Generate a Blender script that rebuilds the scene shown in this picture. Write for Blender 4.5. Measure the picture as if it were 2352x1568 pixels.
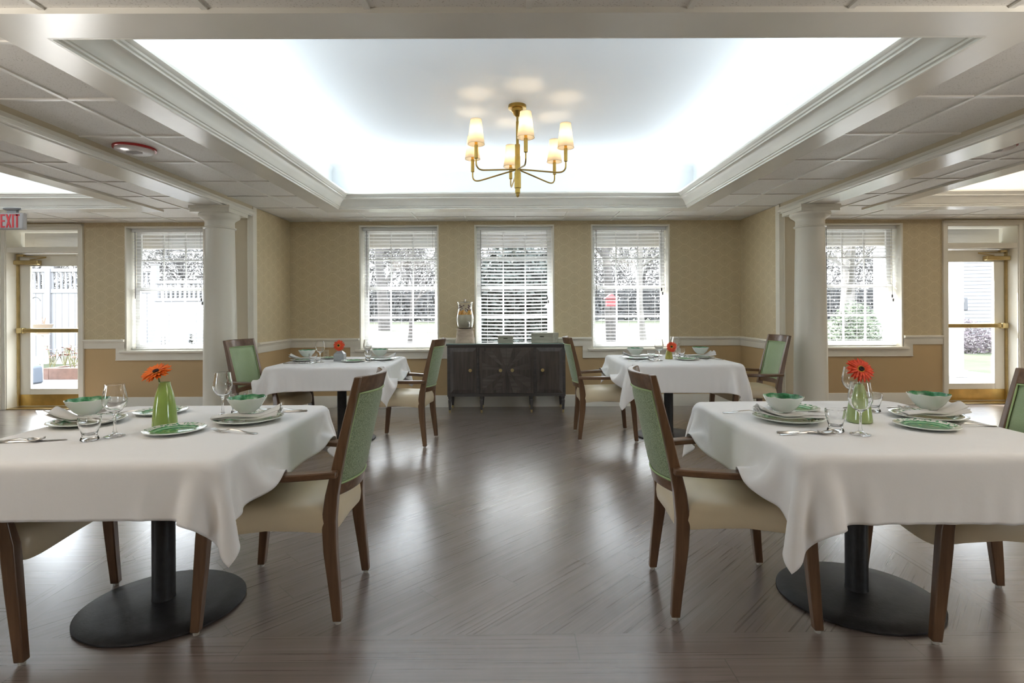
import bpy, bmesh, math, random
import numpy as np
from mathutils import Vector, Matrix
random.seed(7)
for o in list(bpy.data.objects): bpy.data.objects.remove(o)
SC = bpy.context.scene
COL = SC.collection
PI = math.pi
def R(d): return math.radians(d)

# ------------------------------------------------------------ camera
cam_d = bpy.data.cameras.new('camera'); cam = bpy.data.objects.new('camera', cam_d); COL.objects.link(cam)
yaw, roll = R(.30), R(.29)
fw = Vector((math.sin(yaw), math.cos(yaw), 0)); r0 = Vector((math.cos(yaw), -math.sin(yaw), 0)); u0 = Vector((0, 0, 1))
rt = r0*math.cos(roll) - u0*math.sin(roll); up = u0*math.cos(roll) + r0*math.sin(roll)
m = Matrix((rt, up, -fw)).transposed().to_4x4(); m.translation = Vector((0, 0, 1.228))
cam.matrix_world = m
cam_d.sensor_width = 36; cam_d.lens = 1230*36/2352; cam_d.shift_y = -72/2352; cam_d.clip_start = .05; cam_d.clip_end = 400
SC.camera = cam
# ------------------------------------------------------------ sky, sun, exposure
W = bpy.data.worlds.new('world'); SC.world = W; W.use_nodes = True
bg = W.node_tree.nodes['Background']; bg.inputs[0].default_value = (.86, .925, 1, 1); bg.inputs[1].default_value = 1.42
sd = bpy.data.lights.new('sun', 'SUN'); sd.energy = 3.0; sd.angle = R(.6); sd.color = (1, .975, .94)
so = bpy.data.objects.new('sun', sd); COL.objects.link(so)
so.rotation_euler = Vector((1, -1, -.99)).to_track_quat('-Z', 'Y').to_euler()
vs = SC.view_settings
vs.view_transform = 'Standard'; vs.look = 'None'; vs.gamma = 1; vs.use_curve_mapping = False
vs.exposure = 3.5
SC.cycles.max_bounces = 10; SC.cycles.diffuse_bounces = 5; SC.cycles.glossy_bounces = 4
SC.cycles.transmission_bounces = 10; SC.cycles.transparent_max_bounces = 16; SC.cycles.sample_clamp_indirect = 8
ZC = 2.365   # tiled ceiling
ZT = 2.865   # ceiling inside the trays
TRAYS = [  # x0,x1,y0,y1 of the crown's lower edge; cove power, colour
    (-1.886, 1.985, 2.20, 5.93, 1.0, (.80, .91, 1)),
    (-7.60, -4.05, 2.20, 5.85, 1.2, (.85, .93, 1)),
    (4.20, 7.80, 2.20, 5.90, 1.1, (1, .90, .76)),
    (-1.886, 1.985, -4.2, -.45, .06, (1, .95, .90)),  # unseen rear trays from here on, their coves added as fill light
    (-7.60, -4.05, -4.2, -.45, .06, (1, .95, .90)),
    (4.20, 7.80, -4.2, -.45, .06, (1, .95, .90))]
COVE_W = .47   # watts per metre of cove strip
def area(name, loc, sx, sy, d, watts, col):
    l = bpy.data.lights.new(name, 'AREA'); l.shape = 'RECTANGLE'; l.size = sx; l.size_y = sy; l.energy = watts; l.color = col
    l.spread = R(170)
    o = bpy.data.objects.new(name, l); COL.objects.link(o); o.location = loc
    o.rotation_euler = Vector(d).to_track_quat('-Z', 'Y').to_euler()
    return o
for (x0, x1, y0, y1, k, c) in TRAYS:
    zl = 2.515; g = .055
    for (lx, ly, ln, ax, d) in ((x0+g, (y0+y1)/2, y1-y0-.3, 'y', (1.3, 0, 1)), (x1-g, (y0+y1)/2, y1-y0-.3, 'y', (-1.3, 0, 1)),
                                ((x0+x1)/2, y0+g, x1-x0-.3, 'x', (0, 1.3, 1)), ((x0+x1)/2, y1-g, x1-x0-.3, 'x', (0, -1.3, 1))):
        o = area('cove_light', (lx, ly, zl), .04, .04, d, COVE_W*ln*k, c)
        v = Vector(d).normalized(); e = Vector((0, 1, 0)) if ax == 'y' else Vector((1, 0, 0))
        xa = e; za = -v; ya = za.cross(xa)
        mm = Matrix((xa, ya, za)).transposed().to_4x4(); mm.translation = Vector((lx, ly, zl)); o.matrix_world = mm
        o.data.size = ln; o.data.size_y = .04

# ------------------------------------------------------------ helpers
class MB:
    def __init__(s): s.v = []; s.f = []; s.m = []
    def add(s, vs_, fs, mi=0):
        b = len(s.v); s.v += [tuple(v) for v in vs_]
        for f in fs: s.f.append(tuple(b+i for i in f)); s.m.append(mi)
        return s
    def box(s, x0, x1, y0, y1, z0, z1, mi=0):
        if x0 > x1: x0, x1 = x1, x0
        if y0 > y1: y0, y1 = y1, y0
        if z0 > z1: z0, z1 = z1, z0
        return s.add([(x0,y0,z0),(x1,y0,z0),(x1,y1,z0),(x0,y1,z0),(x0,y0,z1),(x1,y0,z1),(x1,y1,z1),(x0,y1,z1)],
                     [(0,3,2,1),(4,5,6,7),(0,1,5,4),(1,2,6,5),(2,3,7,6),(3,0,4,7)], mi)
    def rings(s, rs, cap=True, mi=0, closed=False):
        n = len(rs[0]); b = len(s.v)
        for r in rs: s.v += [tuple(p) for p in r]
        k = len(rs)
        for i in range(k if closed else k-1):
            a = b+i*n; c = b+((i+1) % k)*n
            for j in range(n):
                s.f.append((a+j, a+(j+1) % n, c+(j+1) % n, c+j)); s.m.append(mi)
        if cap and not closed:
            s.f.append(tuple(b+j for j in range(n))[::-1]); s.m.append(mi)
            s.f.append(tuple(b+(k-1)*n+j for j in range(n))); s.m.append(mi)
        return s
    def lathe(s, prof, n=24, c=(0,0,0), sx=1, sy=1, mi=0, cap=True, closed=False, wob=None):
        rs = []
        for i, p in enumerate(prof):
            r, z = p[0], p[1]; ring = []
            for j in range(n):
                a = 2*PI*j/n; rr = r*(1+(wob(a, i) if wob else 0))
                ring.append((c[0]+rr*math.cos(a)*sx, c[1]+rr*math.sin(a)*sy, c[2]+z))
            rs.append(ring)
        return s.rings(rs, cap, mi, closed)
    def tube(s, pts, rad, n=8, mi=0, cap=True, flat=1.0):
        pts = [Vector(p) for p in pts]; rs = []; prev = None
        for i, p in enumerate(pts):
            t = (pts[min(i+1, len(pts)-1)] - pts[max(i-1, 0)]).normalized()
            if prev is None:
                a = Vector((0,0,1)) if abs(t.z) < .9 else Vector((1,0,0))
                u = t.cross(a).normalized()
            else: u = (prev - t*prev.dot(t)).normalized()
            prev = u; w = t.cross(u)
            r = rad[i] if isinstance(rad, (list, tuple)) else rad
            rs.append([tuple(p + u*r*math.cos(2*PI*j/n) + w*r*flat*math.sin(2*PI*j/n)) for j in range(n)])
        return s.rings(rs, cap, mi)
    def prism(s, poly, axis, a0, a1, mi=0):   # poly of (u,v) swept along an axis
        def P(u, v, a): return {'x': (a,u,v), 'y': (u,a,v), 'z': (u,v,a)}[axis]
        return s.rings([[P(u,v,a0) for u,v in poly], [P(u,v,a1) for u,v in poly]], True, mi)
    def grid(s, fn, nu, nv, mi=0):
        b = len(s.v)
        for i in range(nu+1):
            for j in range(nv+1): s.v.append(tuple(fn(i/nu, j/nv)))
        for i in range(nu):
            for j in range(nv):
                a = b+i*(nv+1)+j; s.f.append((a, a+nv+1, a+nv+2, a+1)); s.m.append(mi)
        return s
    def xf(s, M):
        s.v = [tuple(M @ Vector(v)) for v in s.v]; return s
def obj(name, mb, mats, parent=None, smooth=35, bevel=0, loc=None, fix=True):
    me = bpy.data.meshes.new(name); me.from_pydata(mb.v, [], mb.f)
    mats = mats if isinstance(mats, (list, tuple)) else [mats]
    for x in mats: me.materials.append(x)
    me.polygons.foreach_set('material_index', mb.m)
    if fix:
        bm = bmesh.new(); bm.from_mesh(me); bmesh.ops.recalc_face_normals(bm, faces=bm.faces); bm.to_mesh(me); bm.free()
    if smooth:
        me.polygons.foreach_set('use_smooth', [True]*len(me.polygons)); me.set_sharp_from_angle(angle=R(smooth))
    me.update()
    o = bpy.data.objects.new(name, me); COL.objects.link(o)
    if parent: o.parent = parent
    if loc: o.location = loc
    if bevel:
        b = o.modifiers.new('bevel', 'BEVEL'); b.width = bevel; b.segments = 2; b.limit_method = 'ANGLE'; b.angle_limit = R(40)
    return o
def tag(o, label, cat, group=None, kind=None):
    o['label'] = label; o['category'] = cat
    if group: o['group'] = group
    if kind: o['kind'] = kind
    return o
def thing(name, label, cat, loc=(0,0,0), rz=0, group=None, kind=None):
    o = bpy.data.objects.new(name, None); COL.objects.link(o); o.empty_display_size = .05
    o.location = loc; o.rotation_euler = (0,0,rz)
    return tag(o, label, cat, group, kind)
def struct(name, mb=None, mats=None, **k):
    if mb is None:
        o = bpy.data.objects.new(name, None); COL.objects.link(o)
    else: o = obj(name, mb, mats, **k)
    o['kind'] = 'structure'; return o
def kids(o): return [c for c in o.children]
def dup(root, loc, rz, label, group=None):
    def cp(o, par):
        c = o.copy(); COL.objects.link(c)
        if par: c.parent = par
        for ch in kids(o): cp(ch, c)
        return c
    r = cp(root, None); r.location = loc; r.rotation_euler = (0,0,rz); r['label'] = label
    if group: r['group'] = group
    return r

# ------------------------------------------------------------ materials
def newmat(name):
    mt = bpy.data.materials.new(name); mt.use_nodes = True
    return mt, mt.node_tree, mt.node_tree.nodes['Principled BSDF']
class G:
    def __init__(s, nt): s.nt = nt
    def _s(s, n, i, v):
        if v is None: return
        if isinstance(v, bpy.types.NodeSocket): s.nt.links.new(v, n.inputs[i])
        else: n.inputs[i].default_value = v
    def math(s, op, a, b=None, c=None):
        n = s.nt.nodes.new('ShaderNodeMath'); n.operation = op
        s._s(n,0,a); s._s(n,1,b); s._s(n,2,c); return n.outputs[0]
    def pos(s, kind='Object'):
        n = s.nt.nodes.new('ShaderNodeTexCoord'); return n.outputs[kind]
    def sep(s, v):
        n = s.nt.nodes.new('ShaderNodeSeparateXYZ'); s._s(n,0,v); return n.outputs
    def comb(s, x, y, z):
        n = s.nt.nodes.new('ShaderNodeCombineXYZ'); s._s(n,0,x); s._s(n,1,y); s._s(n,2,z); return n.outputs[0]
    def mapv(s, v, scale=(1,1,1), loc=(0,0,0)):
        n = s.nt.nodes.new('ShaderNodeMapping'); s._s(n,0,v); n.inputs['Scale'].default_value = scale; n.inputs['Location'].default_value = loc; return n.outputs[0]
    def noise(s, v, scale, detail=3, rough=.5, out=0):
        n = s.nt.nodes.new('ShaderNodeTexNoise'); s._s(n,'Vector',v); n.inputs['Scale'].default_value = scale; n.inputs['Detail'].default_value = detail; n.inputs['Roughness'].default_value = rough; return n.outputs[out]
    def vor(s, v, scale, feat='F1', out=0):
        n = s.nt.nodes.new('ShaderNodeTexVoronoi'); n.feature = feat; s._s(n,'Vector',v); n.inputs['Scale'].default_value = scale; return n.outputs[out]
    def white(s, v):
        n = s.nt.nodes.new('ShaderNodeTexWhiteNoise'); s._s(n,0,v); return n.outputs[0]
    def ramp(s, f, stops, interp='LINEAR'):
        n = s.nt.nodes.new('ShaderNodeValToRGB'); s._s(n,0,f); cr = n.color_ramp; cr.interpolation = interp
        while len(cr.elements) < len(stops): cr.elements.new(.5)
        for e, (p, c) in zip(cr.elements, stops): e.position = p; e.color = tuple(c)+(1,) if len(c) == 3 else c
        return n.outputs[0]
    def mix(s, f, a, b):
        n = s.nt.nodes.new('ShaderNodeMix'); n.data_type = 'RGBA'; s._s(n,0,f)
        for i, v in ((6,a),(7,b)):
            if isinstance(v, tuple) and len(v) == 3: v = v+(1,)
            s._s(n,i,v)
        return n.outputs[2]
    def mixf(s, f, a, b):
        n = s.nt.nodes.new('ShaderNodeMix'); n.data_type = 'FLOAT'; s._s(n,0,f); s._s(n,2,a); s._s(n,3,b); return n.outputs[0]
    def bump(s, h, strength=.2, dist=.01):
        n = s.nt.nodes.new('ShaderNodeBump'); n.inputs['Strength'].default_value = strength; n.inputs['Distance'].default_value = dist; s._s(n,'Height',h); return n.outputs[0]
def plain(name, col, rough=.5, metal=0, var=0, vscale=8, bump=0, bscale=40, spec=.5, **kw):
    mt, nt, p = newmat(name); g = G(nt)
    p.inputs['Roughness'].default_value = rough; p.inputs['Metallic'].default_value = metal; p.inputs['Specular IOR Level'].default_value = spec
    c = tuple(col)
    if var:
        f = g.noise(g.pos(), vscale, 4)
        d = tuple(max(0, x*(1-var)) for x in c); l = tuple(min(1, x*(1+var)) for x in c)
        nt.links.new(g.ramp(f, [(.3,d),(.7,l)]), p.inputs['Base Color'])
    else: p.inputs['Base Color'].default_value = c+(1,)
    if bump: nt.links.new(g.bump(g.noise(g.pos(), bscale, 3), bump, .005), p.inputs['Normal'])
    for k, v in kw.items(): p.inputs[k].default_value = v
    return mt
def wood(name, dark, light, axis='z', rough=.38, scale=1.0, coat=0):
    mt, nt, p = newmat(name); g = G(nt); v = g.pos()
    sc = {'z': (22,22,1.6), 'x': (1.6,22,22), 'y': (22,1.6,22)}[axis]
    n1 = g.noise(g.mapv(v, tuple(q*scale for q in sc)), 3, 6, .6); n2 = g.noise(v, 3, 2)
    f = g.math('ADD', g.math('MULTIPLY', n1, .75), g.math('MULTIPLY', n2, .25))
    nt.links.new(g.ramp(f, [(.32,dark),(.66,light)]), p.inputs['Base Color'])
    p.inputs['Roughness'].default_value = rough; p.inputs['Coat Weight'].default_value = coat
    nt.links.new(g.bump(n1, .08, .003), p.inputs['Normal'])
    return mt
WHITE = plain('white_paint', (.84,.81,.73), .32, var=.03, vscale=3)
TRIM = plain('cream_trim_paint', (.82,.78,.68), .28, var=.03, vscale=3)
BEAMW = plain('satin_beam_paint', (.80,.775,.71), .22, var=.05, vscale=1.5, bump=.05, bscale=2)
COLW = plain('column_paint', (.78,.745,.65), .35)
TRAYC = plain('tray_ceiling_paint', (.80,.82,.83), .8)
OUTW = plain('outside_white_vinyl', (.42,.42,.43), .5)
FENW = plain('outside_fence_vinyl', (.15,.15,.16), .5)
STEEL = plain('brushed_steel', (.62,.60,.58), .22, 1)
BRASS = plain('satin_brass', (.60,.48,.25), .28, 1, var=.12, vscale=10)
BRASS2 = plain('kick_plate_brass', (.66,.46,.16), .3, 1, var=.2, vscale=6, bump=.15, bscale=5)
CHBR = plain('aged_brass', (.36,.235,.06), .3, 1, var=.1, vscale=20)
IRON = plain('black_cast_iron', (.022,.022,.024), .5, var=.3, vscale=30, bump=.15, bscale=120)
CWOOD = wood('walnut_stained_beech', (.085,.042,.021), (.185,.10,.052), 'z', .3, .8, .2)
AWOOD = wood('walnut_stained_beech_arm', (.085,.042,.021), (.185,.10,.052), 'x', .3, .8, .2)
VINYL = plain('beige_vinyl', (.64,.53,.36), .36, var=.05, vscale=5, bump=.04, bscale=300)
NYLON = plain('nylon_glide', (.5,.48,.44), .4)
def fabric(name, base, dark, k):
    mt, nt, p = newmat(name); g = G(nt); v = g.pos()
    n = g.noise(v, 380, 2, .6)
    nt.links.new(g.ramp(n, [(.42-.06*k,dark),(.56,base)]), p.inputs['Base Color'])
    p.inputs['Roughness'].default_value = .7; p.inputs['Sheen Weight'].default_value = .25
    nt.links.new(g.bump(n, .25, .002), p.inputs['Normal']); return mt
GREENF = fabric('green_fabric', (.33,.42,.24), (.26,.35,.18), .6)
GREENB = fabric('speckled_green_fabric', (.40,.47,.31), (.13,.19,.10), -.35)
PIPE = plain('green_piping', (.38,.50,.24), .5)
LINEN = plain('white_linen', (.84,.82,.81), .75, bump=.05, bscale=500)
LINEN.node_tree.nodes['Principled BSDF'].inputs['Sheen Weight'].default_value = .1
_g = G(LINEN.node_tree); _n = LINEN.node_tree.nodes.new('ShaderNodeTexWave'); _n.inputs['Scale'].default_value = 1.3; _n.inputs['Distortion'].default_value = 14; _n.inputs['Detail'].default_value = 3; _n.inputs['Detail Scale'].default_value = .8
LINEN.node_tree.links.new(_g.mapv(_g.pos(), (1, 1.6, 1)), _n.inputs[0])
_h = _g.math('ADD', _g.math('MULTIPLY', _n.outputs[1], .5), _g.math('MULTIPLY', _g.noise(_g.pos(), 9, 4, .6), .9))
LINEN.node_tree.links.new(_g.bump(_h, .30, .006), LINEN.node_tree.nodes['Principled BSDF'].inputs['Normal'])
NAPK = plain('napkin_linen', (.70,.68,.66), .85, bump=.1, bscale=60)
def glassmat(name, col=(1,1,1), rough=0, ior=1.45):
    mt, nt, p = newmat(name)
    p.inputs['Base Color'].default_value = tuple(col)+(1,); p.inputs['Transmission Weight'].default_value = 1
    p.inputs['Roughness'].default_value = rough; p.inputs['IOR'].default_value = ior; return mt
GLASS = glassmat('drinking_glass')
def panemat(name, tint=(.97,.98,.98)):
    mt, nt, p = newmat(name); nt.nodes.remove(p)
    tr = nt.nodes.new('ShaderNodeBsdfTransparent'); tr.inputs[0].default_value = tint+(1,)
    gl = nt.nodes.new('ShaderNodeBsdfGlossy'); gl.inputs['Roughness'].default_value = .02
    lw = nt.nodes.new('ShaderNodeLayerWeight'); lw.inputs[0].default_value = .5; g = G(nt)
    fr = g.math('ADD', g.math('MULTIPLY', g.math('POWER', lw.outputs['Facing'], 5.), .95), .04)
    mx = nt.nodes.new('ShaderNodeMixShader'); L = nt.links.new
    L(fr, mx.inputs[0]); L(tr.outputs[0], mx.inputs[1]); L(gl.outputs[0], mx.inputs[2]); L(mx.outputs[0], nt.nodes['Material Output'].inputs[0])
    return mt
PANE = panemat('window_glass')
# wallpaper above the rail, plain paint below
def wallmat(name, ua):
    mt, nt, p = newmat(name); g = G(nt); X = g.sep(g.pos()); u0 = X[ua]; z = X[2]
    u = g.math('DIVIDE', u0, .128); fu = g.math('FLOOR', u); par = g.math('MULTIPLY', g.math('FLOORED_MODULO', fu, 2.), .5)
    v = g.math('ADD', g.math('DIVIDE', z, .142), par)
    a = g.math('SUBTRACT', g.math('FRACT', u), .5); b = g.math('SUBTRACT', g.math('FRACT', v), .5)
    def ring(aa, bb):
        r = g.math('SQRT', g.math('ADD', g.math('POWER', g.math('ABSOLUTE', aa), 2.), g.math('POWER', g.math('ABSOLUTE', bb), 2.)))
        return r
    r = ring(a, b)
    wob = g.math('MULTIPLY', g.math('SUBTRACT', g.noise(g.pos(), 26, 3), .5), .16)
    r2 = g.math('ADD', r, wob)
    l1 = g.math('SUBTRACT', 1., g.math('MINIMUM', 1., g.math('MULTIPLY', g.math('ABSOLUTE', g.math('SUBTRACT', r2, .5)), 16.)))
    l2 = g.math('SUBTRACT', 1., g.math('MINIMUM', 1., g.math('MULTIPLY', g.math('ABSOLUTE', g.math('SUBTRACT', r2, .30)), 14.)))
    l3 = g.math('SUBTRACT', 1., g.math('MINIMUM', 1., g.math('MULTIPLY', r2, 9.)))
    f = g.math('MAXIMUM', g.math('MULTIPLY', l1, 1.), g.math('MULTIPLY', l2, .22))
    c = g.mix(f, (.62,.51,.32), (.71,.60,.395))
    c = g.mix(g.math('MULTIPLY', l3, .5), c, (.48,.40,.25))
    c = g.mix(g.math('MULTIPLY', g.noise(g.pos(), 60, 2), .25), c, (.55,.455,.29))
    low = g.math('LESS_THAN', z, .80)
    nt.links.new(g.mix(low, c, (.56,.40,.21)), p.inputs['Base Color'])
    p.inputs['Roughness'].default_value = .5
    nt.links.new(g.bump(f, .04, .002), p.inputs['Normal'])
    return mt
WALLX = wallmat('wallpaper_and_paint', 0); WALLY = wallmat('wallpaper_and_paint_side', 1)
TANP = plain('tan_wall_paint', (.60,.52,.38), .5)
# acoustic tile
def tilemat():
    mt, nt, p = newmat('acoustic_tile'); g = G(nt); v = g.pos()
    d = g.vor(g.mapv(v, (1,1.6,1)), 75); n = g.noise(v, 22, 3)
    hole = g.math('LESS_THAN', d, g.math('MULTIPLY', n, .42))
    c = g.mix(g.noise(v, 3, 3), (.78,.75,.70), (.86,.835,.79))
    nt.links.new(g.mix(g.math('MULTIPLY', hole, .55), c, (.36,.33,.27)), p.inputs['Base Color'])
    p.inputs['Roughness'].default_value = .55
    nt.links.new(g.bump(hole, -.4, .003), p.inputs['Normal']); return mt
TILE = tilemat()
GRIDW = plain('ceiling_grid_enamel', (.82,.80,.75), .35)
# floor
def floormat():
    mt, nt, p = newmat('vinyl_plank_floor'); g = G(nt); X = g.sep(g.pos()); x, y = X[0], X[1]
    def inr(v, a, b): return g.math('MULTIPLY', g.math('GREATER_THAN', v, a), g.math('LESS_THAN', v, b))
    diag = g.math('MULTIPLY', inr(x, -1.9, 1.93), inr(y, 2.03, 5.95))
    band = g.math('MULTIPLY', g.math('ADD', inr(x, -2.052, -1.9), inr(x, 1.93, 2.082)), inr(y, 2.03, 5.95))
    da = g.math('MULTIPLY', g.math('ADD', x, y), .70711); db = g.math('MULTIPLY', g.math('SUBTRACT', y, x), .70711)
    a = g.mixf(band, g.mixf(diag, x, da), y); b = g.mixf(band, g.mixf(diag, g.math('SUBTRACT', y, 2.03), db), g.math('SUBTRACT', x, -1.9))
    b = g.math('DIVIDE', b, .152); row = g.math('FLOOR', b)
    off = g.math('MULTIPLY', g.white(g.comb(row, diag, 3.)), 1.2)
    a2 = g.math('DIVIDE', g.math('ADD', a, off), 1.22); cl = g.math('FLOOR', a2)
    rnd = g.white(g.comb(row, cl, g.math('ADD', diag, band)))
    fb = g.math('ABSOLUTE', g.math('SUBTRACT', g.math('FRACT', b), .5)); fa = g.math('ABSOLUTE', g.math('SUBTRACT', g.math('FRACT', a2), .5))
    gap = g.math('MAXIMUM', g.math('GREATER_THAN', fb, .491), g.math('GREATER_THAN', fa, .4985))
    gv = g.comb(g.math('ADD', g.math('MULTIPLY', a, .55), g.math('MULTIPLY', rnd, 31.)), g.math('MULTIPLY', b, 5.5), 0.)
    n1 = g.noise(gv, 2.2, 5, .55); n2 = g.noise(gv, .7, 3, .5)
    gv3 = g.comb(g.math('ADD', g.math('MULTIPLY', a, 1.5), g.math('MULTIPLY', rnd, 17.)), g.math('MULTIPLY', b, 26.), 0.)
    n3 = g.noise(gv3, 2.0, 4, .6)
    f = g.math('ADD', g.math('ADD', g.math('MULTIPLY', n1, .55), g.math('MULTIPLY', n3, .12)), g.math('MULTIPLY', n2, .33))
    c = g.ramp(f, [(.28,(.122,.090,.078)),(.47,(.185,.146,.130)),(.68,(.29,.245,.225))])
    c = g.mix(g.math('MULTIPLY', g.math('SUBTRACT', rnd, .0), .42), c, (.26,.22,.205))
    c = g.mix(g.math('MULTIPLY', g.math('SUBTRACT', g.white(g.comb(cl, row, 9.)), .0), .30), c, (.12,.095,.082))
    nt.links.new(g.mix(g.math('MULTIPLY', gap, .6), c, (.06,.045,.04)), p.inputs['Base Color'])
    nt.links.new(g.math('ADD', g.math('MULTIPLY', n1, .14), .22), p.inputs['Roughness'])
    p.inputs['Specular IOR Level'].default_value = .7; p.inputs['Coat Weight'].default_value = 1.0; p.inputs['Coat Roughness'].default_value = .25; p.inputs['Coat IOR'].default_value = 1.6
    h = g.math('SUBTRACT', g.math('MULTIPLY', n3, .5), gap)
    nt.links.new(g.bump(h, .05, .0012), p.inputs['Normal']); return mt
FLOOR = floormat()
# crockery
def crockery(name, rad, bowl=False):
    mt, nt, p = newmat(name); g = G(nt); v = g.pos(); X = g.sep(v)
    r = g.math('DIVIDE', g.math('SQRT', g.math('ADD', g.math('MULTIPLY', X[0], X[0]), g.math('MULTIPLY', X[1], X[1]))), rad)
    n = g.noise(v, 34, 3, .6); n2 = g.noise(g.mapv(v, (1,1,1), (3,1,0)), 46, 2)
    gr = g.ramp(n, [(.35,(.02,.13,.05)),(.5,(.05,.25,.10)),(.68,(.18,.42,.22))])
    yl = g.math('GREATER_THAN', n2, .56)
    if bowl:
        low = g.math('LESS_THAN', r, .80)
        c = g.mix(g.math('MULTIPLY', yl, g.math('MULTIPLY', low, .85)), gr, (.62,.52,.20))
    else:
        c = g.mix(g.math('MULTIPLY', yl, g.math('MULTIPLY', g.math('LESS_THAN', r, .5), .6)), gr, (.42,.45,.16))
        rim = g.math('MULTIPLY', g.math('GREATER_THAN', r, .74), g.math('GREATER_THAN', g.noise(v, 75, 2), .46))
        c = g.mix(rim, c, (.80,.80,.74))
        c = g.mix(g.math('GREATER_THAN', r, .965), c, (.80,.80,.76))
        lt = g.math('MULTIPLY', g.math('GREATER_THAN', r, .60), g.math('LESS_THAN', r, .66))
        c = g.mix(g.math('MULTIPLY', lt, .6), c, (.42,.62,.40))
    nt.links.new(c, p.inputs['Base Color']); p.inputs['Roughness'].default_value = .12; p.inputs['Coat Weight'].default_value = .3
    return mt
DPL = crockery('dinner_plate_glaze', .1425); SPL = crockery('side_plate_glaze', .1125); BWI = crockery('bowl_inner_glaze', .08, True)
GLZ = plain('white_glaze', (.72,.75,.70), .15)
# ------------------------------------------------------------ room shell
YB = 6.82; YO = 7.08
XL, XR, YR = -8.3, 8.3, -5.0
WIN = [(-4.872, -3.862), (-1.905, -.893), (-.440, .577), (1.046, 2.052), (4.020, 5.035)]
WZ0, WZ1 = .735, 2.316
DOORS = [(-6.38, -5.453), (5.602, 6.52)]
DZ = 2.285
OPEN = sorted([(a, b, WZ0, WZ1) for a, b in WIN] + [(a, b, 0, DZ) for a, b in DOORS])
struct('floor', MB().box(XL, XR, YR, YO-.02, -.1, 0), FLOOR, smooth=0)
w = MB(); x = XL
for a, b, z0, z1 in OPEN:
    w.box(x, a, YB, YO, 0, ZC+.01)
    if z0 > 0: w.box(a, b, YB, YO, 0, z0)
    w.box(a, b, YB, YO, z1, ZC+.01); x = b
w.box(x, XR, YB, YO, 0, ZC+.01)
struct('wall_back', w, WALLX, smooth=0)
REARW = []
SIDE_FILLW = [(-3.2, -1.6)]  # side wall windows behind the camera, added to let in fill light
def wall_with(nm, axis, f0, f1, a0, a1, ops, mat):
    b = MB(); p = a0
    def bx_(u0, u1, z0, z1): b.box(u0, u1, f0, f1, z0, z1) if axis == 'x' else b.box(f0, f1, u0, u1, z0, z1)
    for u0, u1 in ops: bx_(p, u0, 0, ZC+.01); bx_(u0, u1, 0, .35); bx_(u0, u1, 2.22, ZC+.01); p = u1
    bx_(p, a1, 0, ZC+.01)
    return struct(nm, b, mat, smooth=0)
wall_with('wall_front', 'x', YR-.2, YR, XL-.12, XR+.12, REARW, WALLX)
wall_with('wall_left', 'y', XL-.12, XL, YR, YO, SIDE_FILLW, WALLY)
wall_with('wall_right', 'y', XR, XR+.12, YR, YO, SIDE_FILLW, WALLY)
nw = 6
def fill_window(axis, f0, f1, u0, u1):
    global nw
    m_ = (u0+u1)/2; b = MB(); g_ = MB(); fm = (f0+f1)/2
    def P(bb, a, c_, z0, z1, e=.03): bb.box(a, c_, fm-e, fm+e, z0, z1) if axis == 'x' else bb.box(fm-e, fm+e, a, c_, z0, z1)
    P(b, u0, u0+.05, .35, 2.22); P(b, u1-.05, u1, .35, 2.22); P(b, m_-.025, m_+.025, .40, 2.17); P(b, u0+.05, u1-.05, .35, .40); P(b, u0+.05, u1-.05, 2.17, 2.22)
    P(g_, u0+.04, u1-.04, .38, 2.19, .003)
    w_ = struct('window_%d' % nw); nw += 1  # numbered after the back wall windows, but an unseen added one
    obj('window_frame', b, WHITE, w_, bevel=.003); obj('glass', g_, PANE, w_, smooth=0)
for u0, u1 in REARW: fill_window('x', YR-.2, YR, u0, u1)
for u0, u1 in SIDE_FILLW: fill_window('y', XL-.12, XL, u0, u1); fill_window('y', XR, XR+.12, u0, u1)
# stub walls with pilaster faces
for nm, x0, x1, xi in (('wall_alcove_left', -3.03, -2.78, -2.78), ('wall_alcove_right', 2.955, 3.205, 2.955)):
    struct(nm, MB().box(x0, x1, 5.86, YB-.001, 0, ZC), WALLY, smooth=0)
n_trim = [0]
def trim(mb, mat=None, **k):
    n_trim[0] += 1
    return struct('trim_%d' % n_trim[0], mb, mat or TRIM, **k)
for x0, x1, s in ((-3.03, -2.78, 1), (2.955, 3.205, -1)):
    trim(MB().box(x0, x1, 5.83, 5.862, 0, 2.27), TANP, smooth=0)
    xi = x1 if s > 0 else x0
    trim(MB().box(xi-s*.05, xi+s*.012, 5.815, 5.90, 0, ZC-.002).box(xi-s*.05, xi-s*.035, 5.808, 5.815, 0, ZC-.002), bevel=.003)
    xo = x0 if s > 0 else x1
    trim(MB().box(xo+s*.03, xo-s*.012, 5.815, 5.90, 0, 2.268), bevel=.003)
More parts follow.
